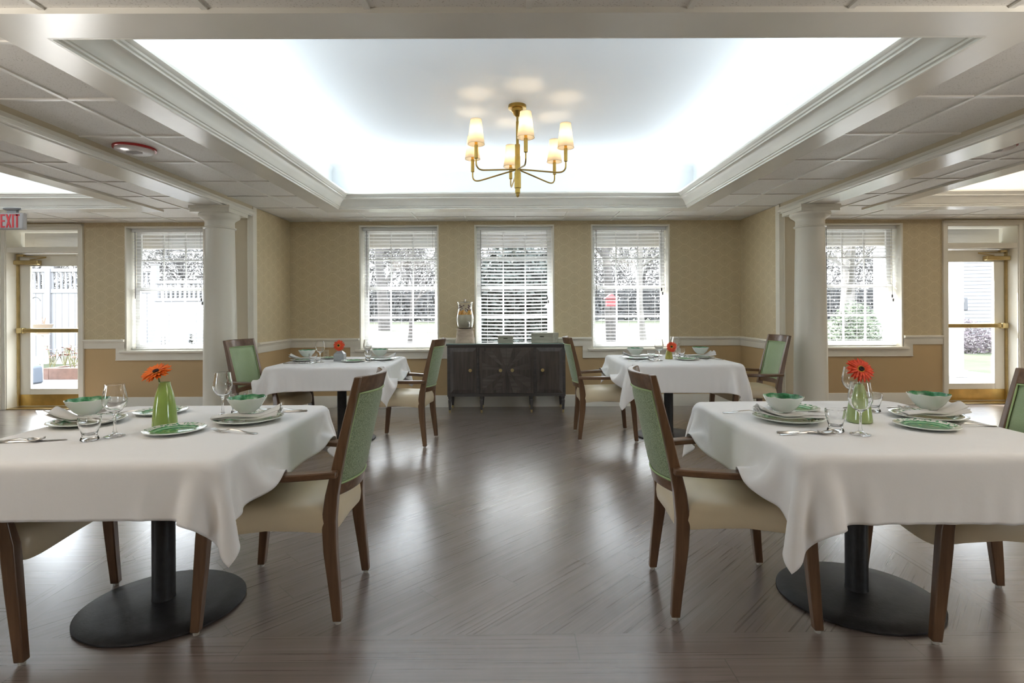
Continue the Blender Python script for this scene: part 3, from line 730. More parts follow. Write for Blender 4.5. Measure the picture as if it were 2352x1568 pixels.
# tablecloths: a small mass-spring drape over the table and the chair arms
def drape(cx, cy, chairs, seed, size=1.50, n=76, rot=0.0, sh=(0, 0)):
    rng = np.random.RandomState(seed); N = n+1; h = size/n
    g = np.linspace(-size/2, size/2, N); X, Y = np.meshgrid(g, g, indexing='ij')
    P = np.stack([X, Y, np.full_like(X, TZ+.012)], -1)
    c, s = math.cos(rot), math.sin(rot); P[..., 0], P[..., 1] = c*X-s*Y+sh[0], s*X+c*Y+sh[1]
    P[..., 2] += rng.randn(N, N)*.0006
    V = np.zeros_like(P)
    caps = []
    for k in chairs:
        x, y, hd, _ = CH[k]; ch, sh = math.cos(R(hd)), math.sin(R(hd))
        def Wd(u, v, z): return np.array([x-cx+ch*u-sh*v, y-cy+sh*u+ch*v, z])
        for sg in (1, -1):
            caps.append((Wd(-.26, sg*.225, .592), Wd(-.05, sg*.282, .594), .034)); caps.append((Wd(-.05, sg*.282, .594), Wd(.20, sg*.29, .598), .036))
            caps.append((Wd(.19, sg*.276, .59), Wd(.228, sg*.276, .42), .03))
    def cons(a, b, L, w):
        d = P[b]-P[a]; l = np.sqrt((d*d).sum(-1, keepdims=True))+1e-9
        q = d*(1-L/l)*.5*w; P[a] += q; P[b] -= q
    sl = slice
    groups = []
    for st, w in ((1, 1.0), (2, .12), (4, .03)):
        for par in range(2*st):
            if par % (2*st) >= st and st > 1: pass
            i0 = np.arange(par, N-st, 2*st)
            if len(i0):
                groups.append(((i0, sl(None)), (i0+st, sl(None)), h*st, w)); groups.append(((sl(None), i0), (sl(None), i0+st), h*st, w))
    for pi in (0, 1):
        i0 = np.arange(pi, N-1, 2)
        groups.append(((i0, sl(0, N-1)), (i0+1, sl(1, N)), h*math.sqrt(2), .35))
        groups.append(((i0, sl(1, N)), (i0+1, sl(0, N-1)), h*math.sqrt(2), .35))
    dt = 1/90; r = .008; hx = HALF-r
    def collide():
        q = P.copy(); zc = TZ/2; hz = TZ/2-r
        d = np.stack([np.abs(q[..., 0])-hx, np.abs(q[..., 1])-hx, np.abs(q[..., 2]-zc)-hz], -1)
        dm = np.maximum(d, 0); L = np.sqrt((dm*dm).sum(-1)); inside = (d.max(-1) < 0); rr = r+.004
        out = (~inside) & (L < rr)
        sgn = np.stack([np.sign(q[..., 0]), np.sign(q[..., 1]), np.sign(q[..., 2]-zc)], -1)
        nrm = dm/(L[..., None]+1e-9)*sgn
        P[out] += (nrm*(rr-L)[..., None])[out]
        if inside.any():
            ax = d.argmax(-1)
            ti = inside & (ax == 2); P[..., 2][ti] = TZ+.004
            for a in (0, 1):
                ti = inside & (ax == a); P[..., a][ti] = (np.sign(q[..., a])*(HALF+.004))[ti]
        for A, B, rad in caps:
            ab = B-A; t = np.clip(((P-A)@ab)/(ab@ab), 0, 1); C = A+t[..., None]*ab; dd = P-C; l = np.sqrt((dd*dd).sum(-1)); m_ = l < rad
            if m_.any(): P[m_] = (C+dd/(l[..., None]+1e-9)*rad)[m_]
    steps = 340
    for it in range(steps):
        V[..., 2] -= 9.8*dt; V *= .96 if it > 120 else .98
        O = P.copy(); P += V*dt
        for k in range(7):
            for a, b, L, w in groups: cons(a, b, L, w)
            if k % 2 == 0: collide()
        collide()
        on = P[..., 2] > TZ-.001
        flat = on & (np.abs(P[..., 0]) < HALF-.03) & (np.abs(P[..., 1]) < HALF-.03)
        if it > 3: P[flat, :2] = O[flat, :2]
        V = (P-O)/dt
        V[on, :2] *= .3
        sp = np.sqrt((V*V).sum(-1, keepdims=True)); V *= np.minimum(1, 1.5/(sp+1e-9))
    P[..., 2] = np.maximum(P[..., 2], .3)
    # laundry creases on the flat part
    return P
for i, (cx, cy, a, nm, chs) in enumerate(TB):
    P = drape(cx, cy, chs, 11+i, size=[1.39, 1.395, 1.40, 1.42][i], sh=[(0, 0), (-.01, -.036), (.01, -.015), (0, -.04)][i], rot=R([.4, -.6, .8, -.8][i]))
    N = P.shape[0]; b = MB(); b.v = [tuple(p) for p in P.reshape(-1, 3)]
    for p in range(N-1):
        for q in range(N-1): b.f.append((p*N+q, (p+1)*N+q, (p+1)*N+q+1, p*N+q+1)); b.m.append(0)
    hem = MB()
    o = obj('tablecloth', b, LINEN, None, smooth=180, fix=False, loc=(cx, cy, 0))
    o.modifiers.new('sub', 'SUBSURF').levels = 1; o.modifiers['sub'].render_levels = 1; o.modifiers['sub'].boundary_smooth = 'PRESERVE_CORNERS'
    so2 = o.modifiers.new('t', 'SOLIDIFY'); so2.thickness = .0016; so2.offset = -1
    tag(o, 'white linen tablecloth draped over the %s table' % nm, 'tablecloth', 'white tablecloths')
# ------------------------------------------------------------ tableware
TT = .7475   # top of the cloth
def plate_mb(r, h, n=64):
    pr = [(0,.004),(.55*r,.004),(.62*r,.006),(.68*r,.011),(.84*r,h-.004),(.985*r,h),(r,h-.001)]
    lo = [(r,h-.003),(.98*r,h-.004),(.84*r,h-.008),(.70*r,.006),(.62*r,.0),(.52*r,0),(.50*r,.002),(0,.002)]
    def wob(a, i): return .016*abs(math.cos(a*7)) - .012 if i > 4 else 0
    b = MB(); rs = []
    for i, (q, z) in enumerate(pr): rs.append([(q*(1+(.014*abs(math.cos(7*2*PI*j/n))-.010 if i >= 5 else 0))*math.cos(2*PI*j/n), q*(1+(.014*abs(math.cos(7*2*PI*j/n))-.010 if i >= 5 else 0))*math.sin(2*PI*j/n), z) for j in range(n)])
    b.rings(rs, cap=False, mi=0)
    rs2 = [rs[-1]]
    for i, (q, z) in enumerate(lo): rs2.append([(q*(1+(.014*abs(math.cos(7*2*PI*j/n))-.010 if i <= 1 else 0))*math.cos(2*PI*j/n), q*(1+(.014*abs(math.cos(7*2*PI*j/n))-.010 if i <= 1 else 0))*math.sin(2*PI*j/n), z) for j in range(n)])
    b.rings(rs2, cap=False, mi=1); return b
def bowl_mb(n=64):
    r = .079; H = .066; b = MB()
    inn = [(0,.006),(.025,.007),(.040,.013),(.055,.027),(.068,.047),(.076,H-.002),(r,H)]
    out = [(r+.001,H-.0012),(.079,H-.005),(.0715,.047),(.059,.027),(.046,.012),(.034,.003),(.032,0),(.029,0),(.028,.002),(0,.002)]
    def ring(q, z, k): 
        o_ = []
        for j in range(n):
            a = 2*PI*j/n; w = 1+.012*math.cos(a*9)*k; o_.append((q*w*math.cos(a), q*w*math.sin(a), z+.0012*math.cos(a*9)*k))
        return o_
    ri = [ring(q, z, max(0, (z-.045)/.021) if z > .045 else 0) for q, z in inn]
    ro = [ri[-1]] + [ring(q, z, max(0, (z-.045)/.021) if z > .045 else 0) for q, z in out]
    b.rings(ri, cap=False, mi=0); b.rings(ro, cap=False, mi=1); return b
def wine_mb(n=48):
    out = [(0,0),(.034,0),(.036,.0015),(.034,.003),(.020,.006),(.009,.012),(.0055,.022),(.0042,.045),(.0042,.070),(.0055,.083),(.012,.090),(.024,.099),(.034,.112),(.0405,.130),(.0415,.142),(.0395,.160),(.0355,.180),(.0325,.200)]
    inn = [(.0313,.2005),(.0343,.180),(.0383,.160),(.0403,.142),(.0393,.131),(.033,.1135),(.0235,.101),(.012,.0925),(.004,.0905),(0,.0902)]
    return MB().lathe(out+inn, n, cap=False)
def tumbler_mb(n=40):
    out = [(0,0),(.026,0),(.029,.002),(.030,.006),(.027,.013),(.0245,.018),(.0245,.024),(.028,.038),(.0335,.055),(.0375,.072),(.0365,.088)]
    inn = [(.0347,.0885),(.0355,.072),(.0315,.055),(.026,.039),(.022,.027),(.018,.0225),(.008,.020),(0,.0195)]
    return MB().lathe(out+inn, n, cap=False)
def flatware(kind):
    # along +x, origin in the middle, lies on z=0
    b = MB()
    def strip(pts, cap=True):    # (x, halfwidth, zbottom, thick)
        rs = []
        for x, w_, z, t in pts: rs.append([(x,-w_,z),(x,-w_*.5,z-.0003),(x,w_*.5,z-.0003),(x,w_,z),(x,w_*.5,z+t),(x,-w_*.5,z+t)])
        b.rings(rs)
    if kind == 'knife':
        strip([(-.115,.006,.001,.004),(-.112,.0085,.001,.006),(-.07,.0085,.001,.0065),(-.02,.0065,.001,.006),(-.005,.0055,.001,.005),(.0,.0085,.001,.003),(.03,.0100,.001,.0022),(.085,.0095,.001,.002),(.105,.0065,.001,.002),(.114,.001,.001,.0015)])
    elif kind == 'spoon':
        strip([(-.100,.006,.0008,.002),(-.095,.0095,.0008,.0025),(-.06,.007,.002,.0025),(-.02,.0042,.009,.003),(.02,.0036,.012,.0032),(.038,.004,.009,.003),(.046,.006,.006,.002)])
        rs = []
        for i in range(13):
            u = i/12; x = .044+u*.058; w_ = .0205*math.sqrt(max(.0004, 1-(2*u-1)**2))*(1.05-.15*u)
            zc = .0068*(1-math.sin(PI*min(1, u*1.0)))+.0006+.004*u
            ring = [(x, w_*math.cos(q*PI/5), zc+.0065*(1-math.sin(q*PI/5)) if q <= 5 else 0) for q in range(6)] + [(x, -w_*math.cos((q-0)*PI/5)*.93, zc+.0012+.0065*(1-math.sin(q*PI/5))) for q in range(6)]
            rs.append(ring)
        b.rings(rs)
    else:
        strip([(-.100,.006,.0008,.002),(-.095,.0095,.0008,.0025),(-.06,.007,.002,.0025),(-.02,.0042,.009,.003),(.02,.0036,.012,.0032),(.036,.006,.009,.0025),(.046,.0115,.005,.002),(.060,.0125,.003,.0018)])
        for q in (-1.5, -.5, .5, 1.5):
            rs = []
            for x, z in ((.058,.003),(.075,.004),(.09,.008),(.102,.0135)): rs.append([(x,q*.0064-.0019,z),(x,q*.0064+.0019,z),(x,q*.0064+.0014,z+.0016),(x,q*.0064-.0014,z+.0016)])
            b.rings(rs)
    return b
def napkin_mb(seed):
    rng = random.Random(seed); b = MB()
    for k in range(3):
        a = R((k-1)*4.5); L = .275; w0 = .031; z0 = k*.0050; ph = rng.random()*6
        def fn(u, v, a=a, z0=z0, ph=ph, k=k):
            x = (u-.5)*L; f = max(0, -(x+.03)/.11); f = min(f, 1.15)
            y = (v-.5)*2*(w0 + .020*f)
            z = z0 + .008*f*(1+.9*math.sin(v*9+ph)) + .030*f*f*(.35+.22*k) + .003*math.sin(u*8+ph) + .0035*math.sin(PI*v)
            if x > .10: z += -.0; y *= 1-.25*(x-.10)/.04
            return (x*math.cos(a)-y*math.sin(a)+.03*(1-math.cos(a)), x*math.sin(a)+y*math.cos(a), z+.001)
        nb = MB().grid(fn, 26, 12)
        base = len(b.v); b.add(nb.v, nb.f)
        nb2 = MB().grid(lambda u, v: Vector(fn(u, v))+Vector((0,0,.0034)), 26, 12); b2 = len(b.v); b.add(nb2.v, [f[::-1] for f in nb2.f])
        nu, nv = 26, 12; per = [i*(nv+1) for i in range(nu+1)] + [nu*(nv+1)+j for j in range(1, nv+1)] + [i*(nv+1)+nv for i in range(nu-1, -1, -1)] + [j for j in range(nv-1, 0, -1)]
        for p in range(len(per)):
            q, r_ = per[p], per[(p+1) % len(per)]; b.f.append((base+q, base+r_, b2+r_, b2+q)); b.m.append(0)
    return b
first = {}
MK = {'dinner_plate': (lambda: plate_mb(.1425, .020), [DPL, GLZ]), 'side_plate': (lambda: plate_mb(.1125, .016), [SPL, GLZ]),
      'soup_bowl': (bowl_mb, [BWI, GLZ]), 'wine_glass': (wine_mb, [GLASS]), 'glass_tumbler': (tumbler_mb, [GLASS]),
      'table_knife': (lambda: flatware('knife'), [STEEL]), 'table_spoon': (lambda: flatware('spoon'), [STEEL]), 'table_fork': (lambda: flatware('fork'), [STEEL]), 'napkin': (lambda: napkin_mb(3), [NAPK])}
CAT = {'dinner_plate':'plate','side_plate':'plate','soup_bowl':'bowl','wine_glass':'glass','glass_tumbler':'glass','table_knife':'knife','table_spoon':'spoon','table_fork':'fork','napkin':'napkin'}
GRP = {'dinner_plate':'dinner plates at the place settings','side_plate':'side plates at the place settings','soup_bowl':'green lined bowls at the place settings','wine_glass':'wine glasses on the tables','glass_tumbler':'tumblers on the tables','table_knife':'knives on the tables','table_spoon':'spoons on the tables','table_fork':'forks on the tables','napkin':'folded napkins under the bowls'}
DESC = {'dinner_plate':'large green and white patterned dinner plate under napkin', 'side_plate':'small empty green and white side plate', 'soup_bowl':'white bowl with green yellow-flecked inside',
        'wine_glass':'empty stemmed wine glass', 'glass_tumbler':'empty short flared tumbler', 'table_knife':'steel table knife', 'table_spoon':'steel spoon', 'table_fork':'steel fork with tines up', 'napkin':'folded white napkin pinned under the bowl'}
def put(kind, x, y, z, rz, where, tilt=0):
    lb = DESC[kind]+', '+where
    if kind not in first:
        f, mats = MK[kind]; o = obj(kind, f(), mats, None, smooth=40 if kind not in ('napkin','table_spoon') else 70)
        if kind in ('soup_bowl', 'dinner_plate', 'side_plate', 'wine_glass', 'glass_tumbler'):
            pass
        first[kind] = o
    else:
        o = first[kind].copy(); COL.objects.link(o)
    o.location = (x, y, z); o.rotation_euler = (0, R(tilt), R(rz))
    tag(o, lb, CAT[kind], GRP[kind]); return o
S = [  # table, side, plate, bowl, small, wine, tumbler, knife(x,y,ang), spoon, fork, napkin ang
 ('left front table', 'right', (-1.145,2.355), (-1.155,2.362), (-1.340,2.150), (-1.322,2.475), (-1.288,2.545), (-1.085,2.560,188), (-1.105,2.592,186), (-1.09,2.130,168), 192),
 ('left front table', 'left', (-1.825,2.325), (-1.832,2.332), (-1.655,2.550), (-1.532,2.085), (-1.577,2.018), (-1.782,2.010,10), (-1.835,1.995,8), (-1.79,2.555,14), -8),
 ('right front table', 'left', (1.200,2.300), (1.182,2.308), (1.352,2.545), (1.337,2.035), (1.272,2.085), (1.148,2.062,-3), (1.130,2.038,0), (1.085,2.465,-6), -4),
 ('right front table', 'right', (1.830,2.335), (1.845,2.348), (1.675,2.145), (1.640,2.560), (1.690,2.480), (1.935,2.590,186), (1.955,2.555,186), (1.870,2.165,176), 186),
 ('left rear table', 'left', (-1.975,5.20), (-1.965,5.21), (-1.80,5.44), (-1.775,5.035), (-1.815,4.960), (-1.97,4.95,4), (-1.97,4.915,4), (-1.93,5.43,0), -3),
 ('left rear table', 'right', (-1.250,5.25), (-1.268,5.25), (-1.480,5.085), (-1.380,5.215), (-1.392,5.280), (-1.21,5.475,183), (-1.21,5.44,183), (-1.26,5.02,178), 183),
 ('right rear table', 'left', (1.245,5.22), (1.232,5.23), (1.450,5.47), (1.402,5.010), (1.340,5.060), (1.22,4.985,2), (1.26,4.955,4), (1.22,5.45,0), -3),
 ('right rear table', 'right', (1.880,5.28), (1.895,5.30), (1.690,5.09), (1.690,5.43), (1.725,5.36), (1.88,5.52,182), (1.88,5.49,182), (1.92,5.05,178), 184)]
for tn, sd_, pl, bo, sm, wi, tu, kn, sp, fo, na in S:
    wh = '%s side of the %s' % (sd_, tn)
    put('dinner_plate', *pl, TT, 0, wh)
    a = R(na); put('napkin', pl[0]-.0*math.cos(a)+(.0), pl[1]-.018, TT+.0175, na, wh)
    put('soup_bowl', *bo, TT+.0385, 20, wh)
    put('side_plate', *sm, TT, 30, wh); put('wine_glass', *wi, TT, 0, wh); put('glass_tumbler', *tu, TT, 0, wh)
    put('table_knife', kn[0], kn[1], TT, kn[2], wh); put('table_spoon', sp[0], sp[1], TT, sp[2], wh); put('table_fork', fo[0], fo[1], TT, fo[2], wh)
# vases and gerberas
VG = plain('lime_green_ceramic', (.30,.42,.10), .12, var=.08, vscale=15, **{'Coat Weight': .5})
VS = plain('sage_green_ceramic', (.32,.41,.16), .15, var=.06, vscale=15, **{'Coat Weight': .5})
VGY = plain('grey_ceramic', (.33,.35,.35), .3, var=.08, vscale=30); VO = plain('olive_ceramic', (.36,.33,.06), .15, var=.2, vscale=25, **{'Coat Weight': .5})
def vase(nm, x, y, prof, mat, label, n=40, sx=1, sy=1, rz=0):
    t = obj('vase', MB().lathe(prof, n, sx=sx, sy=sy, cap=False), mat, None, smooth=50 if n > 8 else 20, loc=(x, y, TT))
    t.rotation_euler = (0,0,rz); return tag(t, label, 'vase', 'bud vases with one gerbera each')
vase('v', -1.452, 2.262, [(0,0),(.044,0),(.047,.003),(.047,.012),(.0455,.04),(.041,.085),(.034,.13),(.026,.160),(.022,.176),(.021,.184),(.0195,.1855),(.018,.182),(.019,.15),(.03,.02),(0,.015)], VG, 'tall lime green tapered bud vase on the left front table')
vase('v', 1.482, 2.262, [(0,0),(.046,0),(.049,.003),(.048,.015),(.043,.06),(.035,.10),(.026,.135),(.020,.152),(.016,.160),(.014,.157),(.018,.13),(.03,.02),(0,.015)], VS, 'sage green rounded bud vase on the right front table')
q2 = math.sqrt(2)
vase('v', -1.63, 5.16, [(0,0),(.047*q2,0),(.048*q2,.003),(.048*q2,.062),(.046*q2,.070),(.022*q2,.096),(.016*q2,.098),(.012*q2,.094),(.03*q2,.03),(0,.02)], VGY, 'grey square bud vase with sloped shoulders on the left rear table', n=4, rz=R(48))
vase('v', 1.545, 5.18, [(0,0),(.034,0),(.036,.003),(.036,.012),(.031,.05),(.023,.08),(.015,.098),(.013,.102),(.011,.099),(.015,.08),(.025,.02),(0,.012)], VO, 'small olive yellow tapered bud vase on the right rear table')
def petmat(name, a, b):
    mt, nt, p = newmat(name); g = G(nt); n = g.noise(g.pos(), 90, 3)
    nt.links.new(g.ramp(n, [(.35,a),(.65,b)]), p.inputs['Base Color']); p.inputs['Roughness'].default_value = .5
    p.inputs['Subsurface Weight'].default_value = 0; return mt
PO = petmat('orange_petal', (.78,.13,.008), (.90,.20,.012)); PR = petmat('red_orange_petal', (.62,.035,.006), (.80,.07,.01)); PD = petmat('scarlet_petal', (.72,.05,.01), (.85,.09,.02))
YEL = plain('yellow_disc_florets', (.75,.42,.04), .7, bump=.6, bscale=400); DK = plain('dark_flower_centre', (.02,.008,.008), .8, bump=.8, bscale=500); STEM = plain('flower_stem_green', (.12,.20,.05), .5)
def gerbera(loc, face, r, mat, label, stem_to, seed, cup=.18):
    t = thing('gerbera_flower', label, 'flower', loc, group='gerberas in the bud vases')
    M = Vector(face).normalized().to_track_quat('Z', 'Y').to_matrix().to_4x4(); rng = random.Random(seed)
    layers = ((r, 22, -.004, cup), (r*.93, 20, .001, cup+.10), (r*.72, 16, .004, cup+.28))
    b = MB()
    for (L, n, z0, cp_) in layers:
        for i in range(n):
            a = 2*PI*i/n + rng.uniform(-.06, .06); l = L*rng.uniform(.9, 1.04); w_ = l*.115*rng.uniform(.9, 1.1); dr = cp_+rng.uniform(-.08, .08)
            def fn(u, v, a=a, l=l, w_=w_, dr=dr, z0=z0):
                rr = l*(.16+.84*u); ww = w_*(math.sin(PI*min(.97, .22+.72*u))**.6)*(2*v-1)
                if u > .97: ww *= .35
                z = z0 + l*(dr*u - .22*u*u) + .12*w_*(1-(2*v-1)**2)*-1.5
                return (rr*math.cos(a)-ww*math.sin(a), rr*math.sin(a)+ww*math.cos(a), z)
            b.grid(fn, 7, 4)
    o = obj('petals', b.xf(M), mat, t, smooth=70, fix=False)
    obj('yellow_ring', MB().lathe([(0,.004),(r*.17,.006),(r*.27,.007),(r*.31,.002),(r*.30,-.004)], 32).xf(M), YEL, t)
    obj('dark_centre', MB().lathe([(r*.18,.006),(r*.19,.011),(r*.13,.012),(r*.05,.009),(0,.008)], 28).xf(M), DK, t)
    b2 = Vector(stem_to)-Vector(loc); n3 = Vector(face).normalized()*-1
    p1 = n3*.004; p2 = n3*.018+Vector((0,0,-.006)); pts = [p1, p2, p2.lerp(b2, .35)+Vector((0,0,-.002)), p2.lerp(b2, .7), b2]
    obj('stem', MB().tube(pts, [.006,.0032,.0028,.0028,.0028], 8), STEM, t)
    obj('calyx', MB().lathe([(.004,-.022),(.010,-.014),(.014,-.006),(r*.3,-.003)], 20).xf(M), STEM, t)
gerbera((-1.478, 2.25, .975), (-.10, -.50, .86), .062, PO, 'orange gerbera leaning left in the tall lime green vase', (-1.452, 2.262, .84), 4, .22)
gerbera((1.470, 2.235, .972), (-.04, -.86, .50), .056, PR, 'red-orange gerbera with yellow ring in the sage green vase', (1.482, 2.262, .82), 5, .12)
gerbera((-1.632, 5.13, .898), (.03, -1, .10), .056, PD, 'scarlet gerbera facing forward in the grey square vase', (-1.63, 5.16, .80), 6, .03)
gerbera((1.560, 5.14, .868), (-.30, -.93, .20), .054, PD, 'scarlet gerbera tilted left in the small olive vase', (1.545, 5.18, .80), 7, .06)
# ------------------------------------------------------------ sideboard
DKW = wood('dark_grey_oak', (.036,.029,.026), (.105,.085,.074), 'z', .38, .6); DKH = wood('dark_grey_oak_slanted', (.055,.045,.040), (.14,.118,.104), 'x', .36, .6)
DKF = wood('dark_grey_oak_frame', (.048,.043,.041), (.090,.080,.076), 'x', .36, .5)
sbd = thing('sideboard', 'dark grey wood sideboard with four doors below the middle window', 'sideboard', (-.037, 6.60, 0))
hw = .707; yf_, yb_ = -.20, .19
obj('body', MB().box(-hw, hw, yf_+.008, yb_, .205, .806).box(-hw, -hw+.035, yf_, yf_+.02, .205, .806).box(hw-.035, hw, yf_, yf_+.02, .205, .806)
    .box(-hw, hw, yf_-.001, yf_+.02, .782, .806).box(-hw, hw, yf_-.001, yf_+.02, .198, .232).box(-.355, -.325, yf_, yf_+.02, .23, .785).box(.325, .355, yf_, yf_+.02, .23, .785), DKF, sbd, bevel=.002)
obj('top', MB().box(-hw-.012, hw+.012, yf_-.015, yb_+.005, .806, .822), DKF, sbd, bevel=.003)
gt = obj('glass_top', MB().box(-hw-.010, hw+.010, yf_-.013, yb_+.004, .8222, .832), plain('green_edged_glass', (.30,.42,.38), .06, **{'Coat Weight': 1}), sbd, bevel=.002)
def knob(x, z, par):
    M = Matrix.Translation((x, yf_-.012, z)) @ Matrix.Rotation(R(90), 4, 'X')
    k = obj('knob', MB().lathe([(.007,0),(.007,.010),(.019,.014),(.021,.019),(.019,.024),(.013,.0255),(.012,.024),(.004,.0245),(0,.0245)], 28).xf(M), BRASS, par)
for j, (x0, x1, kx) in enumerate(((-.672, -.357, -.43), (-.323, -.002, -.070), (.002, .323, .070), (.357, .672, .43))):
    z0, z1 = .235, .780; f = MB(); y1 = yf_-.012; bvx, bvz = .040, .045
    if j in (0, 3):
        o_ = [(x0,z0),(x1,z0),(x1,z1),(x0,z1)]; i_ = [(x0+bvx,z0+bvz),(x1-bvx*.2 if False else x1-bvx,z0+bvz),(x1-bvx,z1-bvz),(x0+bvx,z1-bvz)]
        f.rings([[(x,yf_+.008,z) for x, z in o_], [(x,yf_+.0,z) for x, z in o_], [(x,y1,z) for x, z in i_]], mi=0)
    else:
        s = 1 if j == 2 else -1; xi, xo = (x0, x1) if j == 2 else (x1, x0)
        f.box(x0, x1, yf_, yf_+.008, z0, z1)
        c0 = Vector((xi, 0, .518)); pts = [(xi, z1)]
        X_ = lambda u: xi+s*u*(x1-x0)
        rim = [(0,z1),(.25,z1),(.62,z1),(1,z1),(1,z1-.17),(1,.518),(1,.40),(1,z0),(.62,z0),(.25,z0),(0,z0)]
        for q in range(len(rim)-1):
            a_, b_ = rim[q], rim[q+1]; hi = (q % 2 == 0)
            A = (X_(a_[0]), yf_-(.011 if hi else .006), a_[1]); B = (X_(b_[0]), yf_-(.006 if hi else .011), b_[1]); Cc = (xi, yf_-.012, .518)
            A0, B0, C0 = (A[0],yf_,A[2]), (B[0],yf_,B[2]), (Cc[0],yf_,Cc[2])
            f.add([A, B, Cc, A0, B0, C0], [(0,1,2),(0,3,4,1),(1,4,5,2),(2,5,3,0)], 1 if hi else 0)
        w_ = .035
        xo0, xo1 = sorted((xo-s*w_, xo)); f.box(xo0, xo1, yf_-.016, yf_, z0, z1, 0)
        fx0, fx1 = sorted((xo-s*w_, xo-s*.20)); f.box(fx0, fx1, yf_-.016, yf_, z1-.04, z1, 0); f.box(fx0, fx1, yf_-.016, yf_, z0, z0+.04, 0)
    d = obj('door', f, [DKW, DKH], sbd, smooth=0, bevel=.0015)
    knob(kx, .512, d)
for x in (-.680, -.300, .300, .680):
    for y in (yf_+.025, yb_-.03):
        l = obj('leg', MB().rings([rect_ring(x,y,.005,.020,.020), rect_ring(x,y,.15,.038,.038), rect_ring(x,y,.165,.028,.028), rect_ring(x,y,.178,.038,.038), rect_ring(x,y,.205,.040,.040)]), DKF, sbd, smooth=0, bevel=.002)
        obj('brass_foot', MB().rings([rect_ring(x,y,0,.020,.020), rect_ring(x,y,.035,.0255,.0255)]), BRASS, l, smooth=0)
ST = .832
# boxes
def cratebox(x, y, wx, wy, h, rz, label, nm):
    m = wood('whitewashed_board', (.21,.21,.16), (.42,.41,.33), 'x', .6, .5)
    t = thing('wooden_box', label, 'box', (x, y, ST), rz)
    obj('body', MB().box(-wx/2, wx/2, -wy/2, wy/2, 0, h*.66), m, t, bevel=.002)
    l = obj('lid', MB().box(-wx/2-.002, wx/2+.002, -wy/2-.002, wy/2+.002, h*.665, h), m, t, bevel=.003)
    obj('clasp', MB().box(-.025, .025, -wy/2-.005, -wy/2-.002, h*.58, h*.70), plain('dark_clasp', (.08,.07,.05), .4, .6), t, bevel=.001)
cratebox(-.045, 6.52, .185, .12, .088, R(-1), 'small whitewashed wooden box in the middle of the sideboard', 's')
cratebox(.435, 6.55, .28, .20, .118, R(-24), 'large whitewashed wooden box at the right end of the sideboard', 'l')
# juice dispenser
dx, dy = -.545, 6.60
ds = thing('drink_dispenser', 'glass drink dispenser with fruit on a whitewashed round stand on the sideboard', 'dispenser', (dx, dy, ST))
obj('stand', MB().lathe([(0,0),(.120,0),(.122,.006),(.116,.03),(.108,.09),(.100,.150),(.098,.158),(.113,.162),(.113,.170),(0,.170)], 40, cap=False), wood('whitewashed_stand', (.34,.26,.19), (.55,.45,.35), 'x', .7, .4), ds)
JZ = .171
prof = [(0,JZ),(.075,JZ),(.090,JZ+.012),(.103,JZ+.055),(.108,JZ+.11),(.105,JZ+.155),(.094,JZ+.205),(.086,JZ+.245),(.087,JZ+.28),(.098,JZ+.318)]
inn = [(.0955,JZ+.318),(.084,JZ+.28),(.083,JZ+.245),(.091,JZ+.204),(.102,JZ+.154),(.105,JZ+.11),(.100,JZ+.056),(.087,JZ+.016),(.073,JZ+.006),(0,JZ+.006)]
jar = obj('jar', MB().lathe(prof+inn, 48, cap=False), GLASS, ds, smooth=60)
liq = [(0,JZ+.0065),(.072,JZ+.0065),(.0865,JZ+.0165),(.0995,JZ+.0565),(.1045,JZ+.11),(.1015,JZ+.154),(.0965,JZ+.172),(0,JZ+.172)]
obj('drink', MB().lathe(liq, 48, cap=False), plain('cream_drink', (.62,.58,.42), .2), ds, smooth=60)
obj('lid', MB().lathe([(0,JZ+.319),(.100,JZ+.319),(.101,JZ+.326),(.03,JZ+.336),(.008,JZ+.34),(.007,JZ+.348),(.016,JZ+.353),(.016,JZ+.362),(.008,JZ+.366),(0,JZ+.366)], 40, cap=False), STEEL, ds)
tp = MB().tube([(.05,-.075,JZ+.05),(.062,-.125,JZ+.05),(.063,-.135,JZ+.035),(.063,-.135,JZ+.018)], [.012,.009,.009,.007], 10); tp.tube([(.061,-.12,JZ+.055),(.061,-.12,JZ+.085)], .007, 8).tube([(.045,-.12,JZ+.085),(.077,-.12,JZ+.085)], .006, 8)
tp.lathe([(.020,-.004),(.020,.004)], 16, (0,0,0)) if False else None
obj('tap', tp, STEEL, ds)
ORG = plain('orange_slice', (.85,.42,.03), .35, var=.15, vscale=60); BER = plain('dark_berry', (.10,.008,.02), .3); STR = plain('red_strawberry', (.5,.05,.03), .4)
rng = random.Random(5); fo_ = None
for k in range(8):
    a = R(-168+k*22+rng.uniform(-4,4)); rr = .088
    b = MB().lathe([(0,-.003),(.031,-.003),(.033,0),(.031,.003),(0,.003)], 20, cap=False) if fo_ is None else None
    if fo_ is None: o = fo_ = obj('orange_slice', b, ORG, None)
    else: o = fo_.copy(); COL.objects.link(o)
    o.location = (dx+rr*math.cos(a)*.86, dy+rr*math.sin(a)*.86, ST+JZ+.155+rng.uniform(-.012,.022)+.022)
    o.rotation_euler = Vector((math.cos(a), math.sin(a), rng.uniform(-.2,.5))).to_track_quat('Z','Y').to_euler()
    tag(o, 'thin orange slice floating in the glass drink dispenser', 'fruit', 'orange slices in the drink dispenser')
fo_ = None
